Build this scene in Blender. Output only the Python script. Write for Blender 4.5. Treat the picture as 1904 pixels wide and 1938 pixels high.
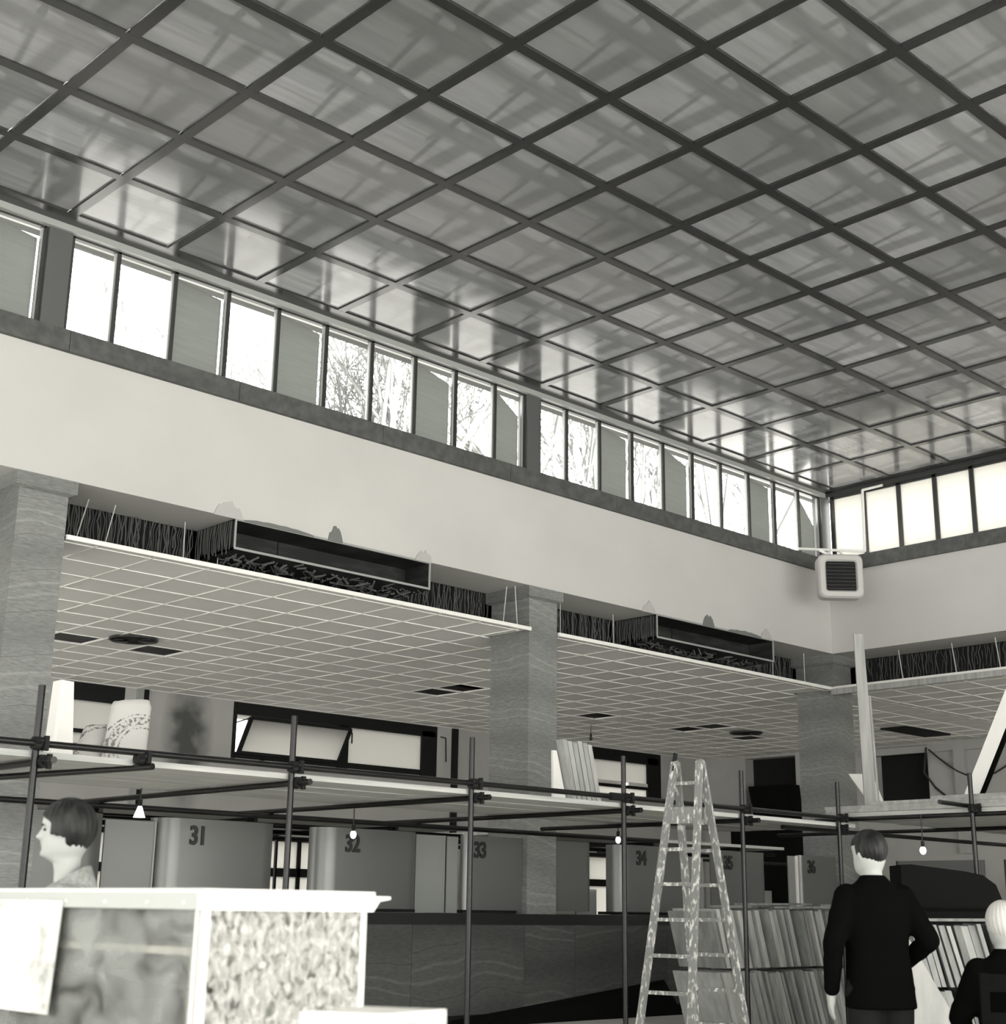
import bpy, bmesh, math, random
from mathutils import Vector, Matrix
random.seed(7)
for o in list(bpy.data.objects): bpy.data.objects.remove(o)
SC = bpy.context.scene
COL = SC.collection
pi = math.pi

# ------------------------------------------------------------------ camera
cam = bpy.data.cameras.new('camera')
cam.sensor_fit = 'HORIZONTAL'; cam.sensor_width = 36.0
cam.lens = 2683.3 / 1904 * 36.0
cam.clip_start = 0.05; cam.clip_end = 300
cam.dof.use_dof = True; cam.dof.focus_distance = 15.5; cam.dof.aperture_fstop = 4.0
camo = bpy.data.objects.new('camera', cam); COL.objects.link(camo)
Rr = Vector((0.72308285, -0.69062397, 0.01377425))
Ru = Vector((-0.19547669, -0.18545702, 0.96301327))
Rf = Vector((0.66252552, 0.69903092, 0.26910168))
camo.matrix_world = Matrix(((Rr.x, Ru.x, -Rf.x, 0), (Rr.y, Ru.y, -Rf.y, 0), (Rr.z, Ru.z, -Rf.z, 1.25), (0, 0, 0, 1)))
SC.camera = camo

# ------------------------------------------------------------------ world, light, exposure
SC.view_settings.view_transform = 'Standard'; SC.view_settings.look = 'None'
SC.view_settings.gamma = 1.0; SC.view_settings.use_curve_mapping = False
SC.view_settings.exposure = 0.0
w = bpy.data.worlds.new('sky'); SC.world = w; w.use_nodes = True
bg = w.node_tree.nodes['Background']
bg.inputs[0].default_value = (1.0, 0.99, 0.955, 1); bg.inputs[1].default_value = 6.5

def area(name, loc, direction, sx, sy, power):
    l = bpy.data.lights.new(name, 'AREA'); l.shape = 'RECTANGLE'; l.size = sx; l.size_y = sy
    l.energy = power; l.color = (1, 0.99, 0.955)
    o = bpy.data.objects.new(name, l); COL.objects.link(o); o.location = loc
    o.rotation_euler = Vector(direction).to_track_quat('-Z', 'Y').to_euler()
    return o
# daylight coming in through the tall glazing of the hall behind the camera
area('daylight_entrance_glazing', (-7.9, 1.0, 2.9), (1, 0, 0), 13.0, 4.4, 270)
area('daylight_side_glazing', (5.5, -7.9, 2.9), (0, 1, 0), 22.0, 4.4, 520)
# low sun from behind the camera: through the side glazing onto the hall floor, on the trees and the attic above the panels
sl = bpy.data.lights.new('sun', 'SUN'); sl.energy = 26.0; sl.angle = math.radians(2.5); sl.color = (1, .985, .94)
slo = bpy.data.objects.new('sun', sl); COL.objects.link(slo); slo.rotation_euler = Vector((.30, .83, -.47)).to_track_quat('-Z', 'Y').to_euler()

# ------------------------------------------------------------------ materials
MATS = {}
def G(v): return (v, v * 1.03, v * 0.985, 1) if v < .4 else (v, v * .99, v * .945, 1)
def mat(name, v, rough=0.6, spec=0.35, metal=0.0, v2=None, scale=(8, 8, 8), detail=4.0, lo=0.35, hi=0.65, bump=0.0, bscale=40, coat=0, emit=0, trans=None, tmix=0.5):
    m = bpy.data.materials.new(name); m.use_nodes = True; nt = m.node_tree; N = nt.nodes; L = nt.links
    b = N['Principled BSDF']; out = N['Material Output']
    b.inputs['Base Color'].default_value = G(v); b.inputs['Roughness'].default_value = rough
    b.inputs['Specular IOR Level'].default_value = spec; b.inputs['Metallic'].default_value = metal
    b.inputs['Coat Weight'].default_value = coat
    geo = N.new('ShaderNodeNewGeometry')
    col = None
    if v2 is not None:
        mp = N.new('ShaderNodeMapping'); mp.inputs['Scale'].default_value = scale
        L.new(geo.outputs['Position'], mp.inputs['Vector'])
        n = N.new('ShaderNodeTexNoise'); n.inputs['Scale'].default_value = 1.0; n.inputs['Detail'].default_value = detail
        L.new(mp.outputs[0], n.inputs['Vector'])
        r = N.new('ShaderNodeValToRGB'); r.color_ramp.elements[0].position = lo; r.color_ramp.elements[1].position = hi
        r.color_ramp.elements[0].color = G(v); r.color_ramp.elements[1].color = G(v2)
        L.new(n.outputs[0], r.inputs[0]); L.new(r.outputs[0], b.inputs['Base Color']); col = r.outputs[0]
    if bump:
        n2 = N.new('ShaderNodeTexNoise'); n2.inputs['Scale'].default_value = bscale; n2.inputs['Detail'].default_value = 3
        L.new(geo.outputs['Position'], n2.inputs['Vector'])
        bp = N.new('ShaderNodeBump'); bp.inputs['Strength'].default_value = bump; bp.inputs['Distance'].default_value = 0.02
        L.new(n2.outputs[0], bp.inputs['Height']); L.new(bp.outputs[0], b.inputs['Normal'])
    if emit:
        b.inputs['Emission Color'].default_value = G(1); b.inputs['Emission Strength'].default_value = emit
    if trans is not None:
        t = N.new('ShaderNodeBsdfTranslucent'); t.inputs[0].default_value = G(trans)
        mx = N.new('ShaderNodeMixShader'); mx.inputs[0].default_value = tmix
        L.new(b.outputs[0], mx.inputs[1]); L.new(t.outputs[0], mx.inputs[2]); L.new(mx.outputs[0], out.inputs[0])
    MATS[name] = m
    return m
mat('plaster', 0.49, 0.75, 0.2, v2=0.54, scale=(.7, .7, .9), lo=.3, hi=.7)
mat('sill_stone', 0.065, 0.6, 0.3, v2=0.10, scale=(9, 9, 9), detail=8)
mat('frame_metal', 0.03, 0.35, 0.5)
mat('pillar_paint', 0.09, 0.35, 0.5)
mat('strip_metal', 0.33, 0.3, 0.5)
mat('black', 0.012, 0.7, 0.2)
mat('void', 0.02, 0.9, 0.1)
mat('steel_tube', 0.004, 0.30, 0.35, v2=0.012, scale=(5, 5, 25), lo=.5, hi=.75)
mat('fir', 0.38, 0.7, 0.2, v2=0.60, scale=(.9, 22, 22), detail=5, lo=.3, hi=.7)
mat('fir_y', 0.34, 0.7, 0.2, v2=0.54, scale=(22, .9, 22), detail=5, lo=.3, hi=.7)
mat('timber', 0.26, 0.75, 0.2, v2=0.40, scale=(18, 18, 1.5), detail=5, lo=.3, hi=.7)
mat('white_board', 0.78, 0.6, 0.25)
mat('tile', 0.90, 0.8, 0.15, v2=0.93, scale=(3, 3, 3), lo=.3, hi=.7)
mat('tile_bar', 0.96, 0.6, 0.2)
mat('board_a', 0.27, 0.75, 0.2, v2=0.38, scale=(12, 12, 3), lo=.3, hi=.7)
mat('board_b', 0.16, 0.75, 0.2, v2=0.26, scale=(12, 12, 3), lo=.3, hi=.7)
mat('board_c', 0.36, 0.7, 0.2, v2=0.46, scale=(12, 12, 3), lo=.3, hi=.7)
mat('screen_metal', 0.17, 0.38, 0.45, metal=0.55)
mat('screen_panel', 0.24, 0.5, 0.4)
mat('number', 0.02, 0.5, 0.4)
mat('counter_top', 0.015, 0.3, 0.5)
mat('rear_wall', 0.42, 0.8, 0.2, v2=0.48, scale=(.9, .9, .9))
mat('dark_oval', 0.12, 0.85, 0.15)
mat('ladder_wood', 0.20, 0.75, 0.2, v2=0.62, scale=(30, 30, 14), detail=5, lo=.52, hi=.66)
mat('case_white', 0.66, 0.45, 0.4)
mat('case_grey', 0.36, 0.45, 0.4)
mat('paper', 0.66, 0.8, 0.1, v2=0.25, scale=(7, 7, 9), detail=7, lo=.50, hi=.72)
mat('floor_stone', 0.72, 0.5, 0.4, v2=0.78, scale=(2, 2, 2))
mat('dark_wood', 0.004, 0.8, 0.04)
mat('jacket', 0.0025, 0.95, 0.02)
mat('trousers', 0.011, 0.9, 0.05)
mat('coat', 0.22, 0.95, 0.1, v2=0.30, scale=(55, 55, 55), lo=.4, hi=.6)
mat('skin', 0.36, 0.6, 0.3)
mat('hair_dark', 0.006, 0.5, 0.25, v2=0.035, scale=(18, 18, 6), lo=.45, hi=.8)
mat('hair_pale', 0.5, 0.7, 0.2)
mat('heater_shell', 0.50, 0.4, 0.4)
mat('pipe_white', 0.8, 0.4, 0.4)
mat('bulb', 0.9, 0.3, 0.4, emit=14)
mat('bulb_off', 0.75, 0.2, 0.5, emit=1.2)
mat('duct', 0.016, 0.6, 0.3, v2=0.04, scale=(3, 3, 14), lo=.45, hi=.7)
mat('duct_edge', 0.30, 0.6, 0.3)
mat('reed', 0.10, 0.85, 0.2)
mat('wire', 0.55, 0.5, 0.4)
mat('patch', 0.42, 0.85, 0.2)
mat('patch_dark', 0.16, 0.85, 0.2)
mat('sack', 0.42, 0.85, 0.2)
mat('bark', 0.24, 0.9, 0.1)
mat('leaf', 0.26, 0.8, 0.1, trans=0.3, tmix=0.4)
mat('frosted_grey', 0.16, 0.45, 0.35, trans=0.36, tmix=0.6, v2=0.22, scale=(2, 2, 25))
mat('frosted_white', 0.6, 0.4, 0.3, trans=0.62, tmix=0.75)
mat('frosted_dim', 0.45, 0.4, 0.3, trans=0.50, tmix=0.75)
mat('roof', 0.12, 0.9, 0.1); mat('roof_gravel', 0.55, 0.9, 0.1, v2=.65, scale=(6, 6, 6))
mat('cable', 0.03, 0.6, 0.3)
mat('tarp', 0.50, 0.7, 0.2)
mat('crate', 0.003, 0.7, 0.1)

def clear_glass(name, tint=1.0, refl=0.10, rough=0.03):
    m = bpy.data.materials.new(name); m.use_nodes = True; nt = m.node_tree; N = nt.nodes; L = nt.links
    N.remove(N['Principled BSDF'])
    t = N.new('ShaderNodeBsdfTransparent'); t.inputs[0].default_value = (tint, tint, tint, 1)
    g = N.new('ShaderNodeBsdfGlossy'); g.inputs['Roughness'].default_value = rough
    mx = N.new('ShaderNodeMixShader'); mx.inputs[0].default_value = refl
    L.new(t.outputs[0], mx.inputs[1]); L.new(g.outputs[0], mx.inputs[2]); L.new(mx.outputs[0], N['Material Output'].inputs[0])
    MATS[name] = m
clear_glass('glass', 0.96, 0.05)
# smeared, plaster-splashed glass of the show case
def splashed_glass(name, lo, hi, v=0.62, scale=(26, 26, 20)):
    m = bpy.data.materials.new(name); m.use_nodes = True; nt = m.node_tree; N = nt.nodes; L = nt.links
    b = N['Principled BSDF']; b.inputs['Base Color'].default_value = G(v); b.inputs['Roughness'].default_value = 0.7
    t = N.new('ShaderNodeBsdfTransparent'); t.inputs[0].default_value = (.9, .9, .88, 1)
    geo = N.new('ShaderNodeNewGeometry'); mp = N.new('ShaderNodeMapping'); mp.inputs['Scale'].default_value = scale
    L.new(geo.outputs['Position'], mp.inputs[0])
    n = N.new('ShaderNodeTexNoise'); n.inputs['Scale'].default_value = 1; n.inputs['Detail'].default_value = 6; n.inputs['Distortion'].default_value = .7
    L.new(mp.outputs[0], n.inputs['Vector'])
    r = N.new('ShaderNodeMapRange'); r.inputs['From Min'].default_value = .3; r.inputs['From Max'].default_value = .7
    r.inputs['To Min'].default_value = lo; r.inputs['To Max'].default_value = hi
    L.new(n.outputs[0], r.inputs[0])
    mx = N.new('ShaderNodeMixShader'); L.new(r.outputs[0], mx.inputs[0]); L.new(t.outputs[0], mx.inputs[1]); L.new(b.outputs[0], mx.inputs[2])
    L.new(mx.outputs[0], N['Material Output'].inputs[0]); MATS[name] = m
splashed_glass('glass_splashed', -.1, 1.0, v=.48, scale=(48, 48, 30))
splashed_glass('glass_smeared', .05, .55, v=.34, scale=(9, 6, 9))

# grey veined marble: distorted bands
def marble(name, dark, light, vein):
    m = bpy.data.materials.new(name); m.use_nodes = True; nt = m.node_tree; N = nt.nodes; L = nt.links
    b = N['Principled BSDF']; b.inputs['Roughness'].default_value = 0.32; b.inputs['Specular IOR Level'].default_value = 0.35
    tc = N.new('ShaderNodeNewGeometry'); inf = N.new('ShaderNodeObjectInfo')
    add = N.new('ShaderNodeVectorMath'); add.operation = 'ADD'
    sc = N.new('ShaderNodeVectorMath'); sc.operation = 'SCALE'; sc.inputs[3].default_value = 0.0
    L.new(tc.outputs['Position'], add.inputs[0])
    mul = N.new('ShaderNodeMath'); mul.operation = 'MULTIPLY'; mul.inputs[1].default_value = 1.7; L.new(inf.outputs['Random'], mul.inputs[0])
    cmb = N.new('ShaderNodeCombineXYZ'); L.new(mul.outputs[0], cmb.inputs[2]); L.new(cmb.outputs[0], add.inputs[1])
    wv = N.new('ShaderNodeTexWave'); wv.wave_type = 'BANDS'; wv.bands_direction = 'Z'
    wv.inputs['Scale'].default_value = .42; wv.inputs['Distortion'].default_value = 11; wv.inputs['Detail'].default_value = 4; wv.inputs['Detail Scale'].default_value = .38
    L.new(add.outputs[0], wv.inputs['Vector'])
    r = N.new('ShaderNodeValToRGB'); e = r.color_ramp.elements
    e[0].position = 0; e[0].color = G(dark); e[1].position = .47; e[1].color = G(light)
    for p_, v_ in ((.49, dark * .72), (.52, light), (.90, light * .96), (.95, vein), (.98, light)): k = e.new(p_); k.color = G(v_)
    L.new(wv.outputs['Fac'], r.inputs[0])
    mp = N.new('ShaderNodeMapping'); mp.inputs['Scale'].default_value = (13, 13, 85); mp.inputs['Rotation'].default_value = (.35, .45, 0)
    L.new(tc.outputs['Position'], mp.inputs[0])
    n = N.new('ShaderNodeTexNoise'); n.inputs['Scale'].default_value = 1; n.inputs['Detail'].default_value = 6; n.inputs['Distortion'].default_value = .6; L.new(mp.outputs[0], n.inputs['Vector'])
    r2 = N.new('ShaderNodeValToRGB'); r2.color_ramp.elements[0].position = .3; r2.color_ramp.elements[1].position = .75
    r2.color_ramp.elements[0].color = (.72, .72, .72, 1); r2.color_ramp.elements[1].color = (1.2, 1.2, 1.2, 1)
    L.new(n.outputs[0], r2.inputs[0])
    mx = N.new('ShaderNodeMix'); mx.data_type = 'RGBA'; mx.blend_type = 'MULTIPLY'; mx.inputs[0].default_value = 1
    L.new(r.outputs[0], mx.inputs[6]); L.new(r2.outputs[0], mx.inputs[7]); L.new(mx.outputs[2], b.inputs['Base Color'])
    MATS[name] = m
marble('marble', .175, .215, .27)
marble('marble_dark', .066, .085, .125)

# translucent plastic ceiling panel: gloss below, daylight of the attic through it
def panel_mat():
    m = bpy.data.materials.new('ceiling_plastic'); m.use_nodes = True; nt = m.node_tree; N = nt.nodes; L = nt.links
    b = N['Principled BSDF']; b.inputs['Base Color'].default_value = G(.07); b.inputs['Roughness'].default_value = .14
    b.inputs['IOR'].default_value = 1.7
    geo = N.new('ShaderNodeNewGeometry'); inf = N.new('ShaderNodeObjectInfo')
    mp = N.new('ShaderNodeMapping'); mp.inputs['Scale'].default_value = (1.2, 17, 1); L.new(geo.outputs['Position'], mp.inputs[0])
    n = N.new('ShaderNodeTexNoise'); n.inputs['Scale'].default_value = 1; n.inputs['Detail'].default_value = 6; L.new(mp.outputs[0], n.inputs['Vector'])
    n2 = N.new('ShaderNodeTexNoise'); n2.inputs['Scale'].default_value = .55; n2.inputs['Detail'].default_value = 2; L.new(geo.outputs['Position'], n2.inputs['Vector'])
    a = N.new('ShaderNodeMapRange'); a.inputs[1].default_value = .3; a.inputs[2].default_value = .7; a.inputs[3].default_value = .75; a.inputs[4].default_value = 1.25
    L.new(n.outputs[0], a.inputs[0])
    c = N.new('ShaderNodeMapRange'); c.inputs[1].default_value = .3; c.inputs[2].default_value = .7; c.inputs[3].default_value = .75; c.inputs[4].default_value = 1.3
    L.new(n2.outputs[0], c.inputs[0])
    d = N.new('ShaderNodeMapRange'); d.inputs[3].default_value = .62; d.inputs[4].default_value = 1.30; L.new(inf.outputs['Random'], d.inputs[0])
    m1 = N.new('ShaderNodeMath'); m1.operation = 'MULTIPLY'; L.new(a.outputs[0], m1.inputs[0]); L.new(c.outputs[0], m1.inputs[1])
    m2 = N.new('ShaderNodeMath'); m2.operation = 'MULTIPLY'; L.new(m1.outputs[0], m2.inputs[0]); L.new(d.outputs[0], m2.inputs[1])
    m3 = N.new('ShaderNodeMath'); m3.operation = 'MULTIPLY'; m3.inputs[1].default_value = .0175; L.new(m2.outputs[0], m3.inputs[0])
    t = N.new('ShaderNodeBsdfTranslucent')
    cr = N.new('ShaderNodeCombineColor'); L.new(m3.outputs[0], cr.inputs[0]); L.new(m3.outputs[0], cr.inputs[1]); L.new(m3.outputs[0], cr.inputs[2])
    L.new(cr.outputs[0], t.inputs[0])
    ad = N.new('ShaderNodeAddShader'); L.new(b.outputs[0], ad.inputs[0]); L.new(t.outputs[0], ad.inputs[1]); L.new(ad.outputs[0], N['Material Output'].inputs[0])
    MATS['ceiling_plastic'] = m
panel_mat()
mat('ceiling_rail', 0.018, 0.22, 0.7)

# soft darker oval blended into the colour of the bay's outer wall
def dark_oval_wall():
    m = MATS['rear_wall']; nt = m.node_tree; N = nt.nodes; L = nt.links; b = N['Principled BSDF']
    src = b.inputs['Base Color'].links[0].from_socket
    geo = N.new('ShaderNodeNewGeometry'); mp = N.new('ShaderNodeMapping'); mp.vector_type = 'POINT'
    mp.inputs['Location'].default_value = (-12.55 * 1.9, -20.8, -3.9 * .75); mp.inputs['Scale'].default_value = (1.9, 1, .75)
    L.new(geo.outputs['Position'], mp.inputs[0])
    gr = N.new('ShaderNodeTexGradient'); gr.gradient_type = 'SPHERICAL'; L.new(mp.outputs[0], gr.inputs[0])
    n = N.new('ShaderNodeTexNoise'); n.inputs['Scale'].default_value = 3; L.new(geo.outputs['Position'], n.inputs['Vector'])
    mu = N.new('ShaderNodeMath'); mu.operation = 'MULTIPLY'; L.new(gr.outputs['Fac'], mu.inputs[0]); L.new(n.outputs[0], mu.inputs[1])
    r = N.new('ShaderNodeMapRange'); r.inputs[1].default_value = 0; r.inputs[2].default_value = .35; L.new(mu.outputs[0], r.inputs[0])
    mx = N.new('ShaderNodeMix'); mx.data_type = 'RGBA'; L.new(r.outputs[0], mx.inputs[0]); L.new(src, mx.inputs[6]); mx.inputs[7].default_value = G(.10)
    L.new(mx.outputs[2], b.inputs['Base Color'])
dark_oval_wall()

# printed paper sack: rings of faded print
def sack_mat():
    m = MATS['sack']; nt = m.node_tree; N = nt.nodes; L = nt.links; b = N['Principled BSDF']
    tc = N.new('ShaderNodeTexCoord')
    vm = N.new('ShaderNodeVectorMath'); vm.operation = 'MULTIPLY_ADD'; vm.inputs[1].default_value = (1, 0, 1); vm.inputs[2].default_value = (-.10, 0, -.22)
    L.new(tc.outputs['Object'], vm.inputs[0])
    ln = N.new('ShaderNodeVectorMath'); ln.operation = 'LENGTH'; L.new(vm.outputs[0], ln.inputs[0])
    r = N.new('ShaderNodeValToRGB'); r.color_ramp.interpolation = 'CONSTANT'; e = r.color_ramp.elements
    e[0].position = 0; e[0].color = G(.5); e[1].position = .17; e[1].color = G(.10)
    for p, v in ((.185, .5), (.20, .16), (.265, .5), (.28, .1), (.292, .5)):
        k = e.new(p); k.color = G(v)
    L.new(ln.outputs['Value'], r.inputs[0])
    n = N.new('ShaderNodeTexNoise'); n.inputs['Scale'].default_value = 45; L.new(tc.outputs['Object'], n.inputs['Vector'])
    r2 = N.new('ShaderNodeValToRGB'); r2.color_ramp.elements[0].position = .42; r2.color_ramp.elements[1].position = .55
    L.new(n.outputs[0], r2.inputs[0])
    mx = N.new('ShaderNodeMix'); mx.data_type = 'RGBA'; L.new(r2.outputs[0], mx.inputs[0]); L.new(r.outputs[0], mx.inputs[6]); mx.inputs[7].default_value = G(.5)
    L.new(mx.outputs[2], b.inputs['Base Color'])
sack_mat()

# ------------------------------------------------------------------ mesh building
class MB:
    def __init__(s): s.v = []; s.f = []
    def add(s, vs, fs):
        k = len(s.v); s.v += [tuple(q) for q in vs]; s.f += [tuple(i + k for i in f) for f in fs]; return s
    def box(s, x0, x1, y0, y1, z0, z1):
        return s.add([(x0, y0, z0), (x1, y0, z0), (x1, y1, z0), (x0, y1, z0), (x0, y0, z1), (x1, y0, z1), (x1, y1, z1), (x0, y1, z1)],
                     [(0, 3, 2, 1), (4, 5, 6, 7), (0, 1, 5, 4), (1, 2, 6, 5), (2, 3, 7, 6), (3, 0, 4, 7)])
    def hexa(s, bot, top):      # four bottom points, four top points
        return s.add(list(bot) + list(top), [(0, 3, 2, 1), (4, 5, 6, 7), (0, 1, 5, 4), (1, 2, 6, 5), (2, 3, 7, 6), (3, 0, 4, 7)])
    def bar(s, p, q, w, h, up=(0, 0, 1)):   # rectangular bar from p to q
        p, q = Vector(p), Vector(q); d = (q - p).normalized(); a = d.cross(Vector(up))
        if a.length < 1e-4: a = d.cross(Vector((1, 0, 0)))
        a.normalize(); b = a.cross(d).normalized(); a = a * w / 2; b = b * h / 2
        return s.hexa([p - a - b, p + a - b, p + a + b, p - a + b], [q - a - b, q + a - b, q + a + b, q - a + b])
    def tube(s, p, q, r, n=10, r2=None):
        p, q = Vector(p), Vector(q); d = (q - p).normalized()
        a = d.cross(Vector((0, 0, 1)) if abs(d.z) < .95 else Vector((1, 0, 0))).normalized(); b = d.cross(a)
        r2 = r if r2 is None else r2
        vs = [p + (a * math.cos(2 * pi * i / n) + b * math.sin(2 * pi * i / n)) * r for i in range(n)]
        vs += [q + (a * math.cos(2 * pi * i / n) + b * math.sin(2 * pi * i / n)) * r2 for i in range(n)]
        fs = [(i, (i + 1) % n, n + (i + 1) % n, n + i) for i in range(n)] + [tuple(range(n - 1, -1, -1)), tuple(range(n, 2 * n))]
        return s.add(vs, fs)
    def path(s, pts, r, n=6):
        for a, b in zip(pts[:-1], pts[1:]): s.tube(a, b, r, n)
        return s
    def prism(s, poly, axis, a, b):   # polygon in the two other axes, swept along axis from a to b
        n = len(poly)
        def P(u, v, t): return {'x': (t, u, v), 'y': (u, t, v), 'z': (u, v, t)}[axis]
        vs = [P(u, v, a) for u, v in poly] + [P(u, v, b) for u, v in poly]
        return s.add(vs, [tuple(range(n)), tuple(range(2 * n - 1, n - 1, -1))] + [(i, n + i, n + (i + 1) % n, (i + 1) % n) for i in range(n)])
    def ribbon(s, pts, th, z0, z1):   # upright sheet along a plan path, with thickness
        P = [Vector((x, y, 0)) for x, y in pts]; L = []; R = []
        for i, p in enumerate(P):
            d = (P[min(i + 1, len(P) - 1)] - P[max(i - 1, 0)]).normalized(); nrm = Vector((-d.y, d.x, 0)) * th / 2
            L.append(p + nrm); R.append(p - nrm)
        n = len(P); vs = []
        for z in (z0, z1):
            vs += [(q.x, q.y, z) for q in L] + [(q.x, q.y, z) for q in R]
        fs = []
        for i in range(n - 1):
            fs += [(i, i + 1, 2 * n + i + 1, 2 * n + i), (n + i + 1, n + i, 3 * n + i, 3 * n + i + 1), (i + 1, i, n + i, n + i + 1), (2 * n + i, 2 * n + i + 1, 3 * n + i + 1, 3 * n + i)]
        fs += [(0, 2 * n, 3 * n, n), (n - 1, 2 * n - 1, 4 * n - 1, 3 * n - 1)]
        return s.add(vs, fs)
    def sphere(s, c, rx, ry, rz, nu=16, nv=10):
        vs = [(c[0], c[1], c[2] - rz)]
        for j in range(1, nv):
            t = pi * j / nv - pi / 2
            for i in range(nu):
                a = 2 * pi * i / nu; vs.append((c[0] + rx * math.cos(t) * math.cos(a), c[1] + ry * math.cos(t) * math.sin(a), c[2] + rz * math.sin(t)))
        vs.append((c[0], c[1], c[2] + rz)); last = len(vs) - 1; fs = []
        for i in range(nu): fs.append((0, 1 + (i + 1) % nu, 1 + i)); fs.append((last, last - nu + i, last - nu + (i + 1) % nu))
        for j in range(nv - 2):
            for i in range(nu): a = 1 + j * nu; fs.append((a + i, a + (i + 1) % nu, a + nu + (i + 1) % nu, a + nu + i))
        return s.add(vs, fs)
    def mesh(s, name, mt, org=(0, 0, 0), smooth=False):
        me = bpy.data.meshes.new(name)
        me.from_pydata([(v[0] - org[0], v[1] - org[1], v[2] - org[2]) for v in s.v], [], s.f); me.update()
        bm = bmesh.new(); bm.from_mesh(me); bmesh.ops.recalc_face_normals(bm, faces=bm.faces); bm.to_mesh(me); bm.free()
        me.materials.append(MATS[mt])
        if smooth:
            for p in me.polygons: p.use_smooth = True
        return me
    def obj(s, name, mt, parent=None, loc=None, smooth=False):
        base = Vector(parent.matrix_basis.translation) if parent else Vector((0, 0, 0))
        if parent and parent.parent: base = base + Vector(parent.parent.matrix_basis.translation)
        org = Vector(loc) if loc is not None else base
        o = bpy.data.objects.new(name, s.mesh(name, mt, org, smooth)); COL.objects.link(o)
        o.parent = parent; o.location = org - base
        return o
def sm(o, ang=40):
    for p in o.data.polygons: p.use_smooth = True
    try: o.data.set_sharp_from_angle(angle=math.radians(ang))
    except Exception: pass
    return o
def tag(o, label=None, cat=None, group=None, kind=None):
    if label: o['label'] = label
    if cat: o['category'] = cat
    if group: o['group'] = group
    if kind: o['kind'] = kind
    return o
def thing(name, loc, label=None, cat=None, group=None, kind=None):
    o = bpy.data.objects.new(name, None); COL.objects.link(o); o.location = loc; o.empty_display_size = .1
    return tag(o, label, cat, group, kind)
def copy_at(o, loc, parent=None):
    c = o.copy(); COL.objects.link(c); c.location = loc
    if parent: c.parent = parent
    return c
UNITS = ['', 'first', 'second', 'third', 'fourth', 'fifth', 'sixth', 'seventh', 'eighth', 'ninth', 'tenth', 'eleventh', 'twelfth', 'thirteenth', 'fourteenth', 'fifteenth', 'sixteenth', 'seventeenth', 'eighteenth', 'nineteenth', 'twentieth']
def ordn(k): return UNITS[k] if k <= 20 else ('thirtieth' if k == 30 else ('twenty-' if k < 30 else 'thirty-') + UNITS[k % 10])
ORD = ['first', 'second', 'third', 'fourth', 'fifth', 'sixth', 'seventh', 'eighth', 'ninth', 'tenth', 'eleventh', 'twelfth']

# ------------------------------------------------------------------ the hall shell
YW, XW, H = 12.427, 18.966, 7.78
ZS0, ZS1 = 6.455, 6.672         # clerestory sill
ZB = 5.176                      # bottom edge of the white upper wall
ZF = 4.611                      # hung ceiling of the side bays
YR, XR = 20.8, 26.2             # outer walls of the bays
X0, Y0 = -8.0, -8.0
def struct(o, label=None): return tag(o, label, None, None, 'structure')

struct(MB().box(X0, XR + .3, Y0, YR + .3, -.1, 0).obj('floor', 'floor_stone'), 'grey stone floor of the hall')
wl = struct(thing('wall_left', (0, YW, 0)), 'white upper wall along the clerestory, patched with plaster')
MB().box(X0, XW + .77, YW, YW + .773, ZB, ZS0).obj('upper_wall', 'plaster', wl)
wr = struct(thing('wall_right', (XW, 0, 0)), 'white upper wall beyond the corner heater')
MB().box(XW, XW + .773, Y0, YW, ZB, ZS0).obj('upper_wall', 'plaster', wr)
# plaster repairs, torn edges
def blob(x, wd, h, mt, seed):
    rnd = random.Random(seed); n = 12; pts = []
    for i in range(n + 1):
        t = i / n; pts.append((x - wd / 2 + wd * t, ZB + h * (math.sin(pi * t) ** .6) * rnd.uniform(.75, 1.1)))
    MB().prism(pts + [(x + wd / 2, ZB - .01), (x - wd / 2, ZB - .01)], 'y', YW - .012, YW + .01).obj('plaster_patch', mt, wl)
blob(7.80, .36, .17, 'patch', 1); blob(9.20, .20, .17, 'patch_dark', 2); blob(10.50, .26, .13, 'patch', 3)
blob(14.55, .28, .15, 'patch', 4); blob(15.85, .26, .15, 'patch_dark', 5); blob(17.22, .26, .15, 'patch', 6)
blob(8.45, .9, .035, 'patch_dark', 7); blob(16.7, .8, .04, 'patch_dark', 8)
# stone sill course
t1 = struct(thing('trim_1', (0, YW, ZS0)), 'dark stone sill course under the left clerestory')
xs = [X0, 1.9, 3.85, 5.83, 7.8, 9.78, 11.85, 13.85, 15.85, 17.5, XW - .06]
for a, b in zip(xs[:-1], xs[1:]): MB().box(a, b - .006, YW - .06, YW + .25, ZS0, ZS1).obj('sill_stone', 'sill_stone', t1)
t2 = struct(thing('trim_2', (XW, 0, ZS0)), 'dark stone sill course under the right clerestory')
ys = [Y0, 0, 2, 4, 6, 8, 10, YW - .06]
for a, b in zip(ys[:-1], ys[1:]): MB().box(XW - .06, XW + .25, a, b - .006, ZS0, ZS1).obj('sill_stone', 'sill_stone', t2)
MB().box(XW - .06, XW + .25, YW - .06, YW + .25, ZS0, ZS1).obj('sill_stone', 'sill_stone', t2)
# clerestory head
MB().box(X0, XW, YW - .045, YW + .16, 7.712, 7.86).obj('head_strip', 'strip_metal', t1)
MB().box(XW - .045, XW + .16, Y0, YW, 7.712, 7.86).obj('head_strip', 'frame_metal', t2)

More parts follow.
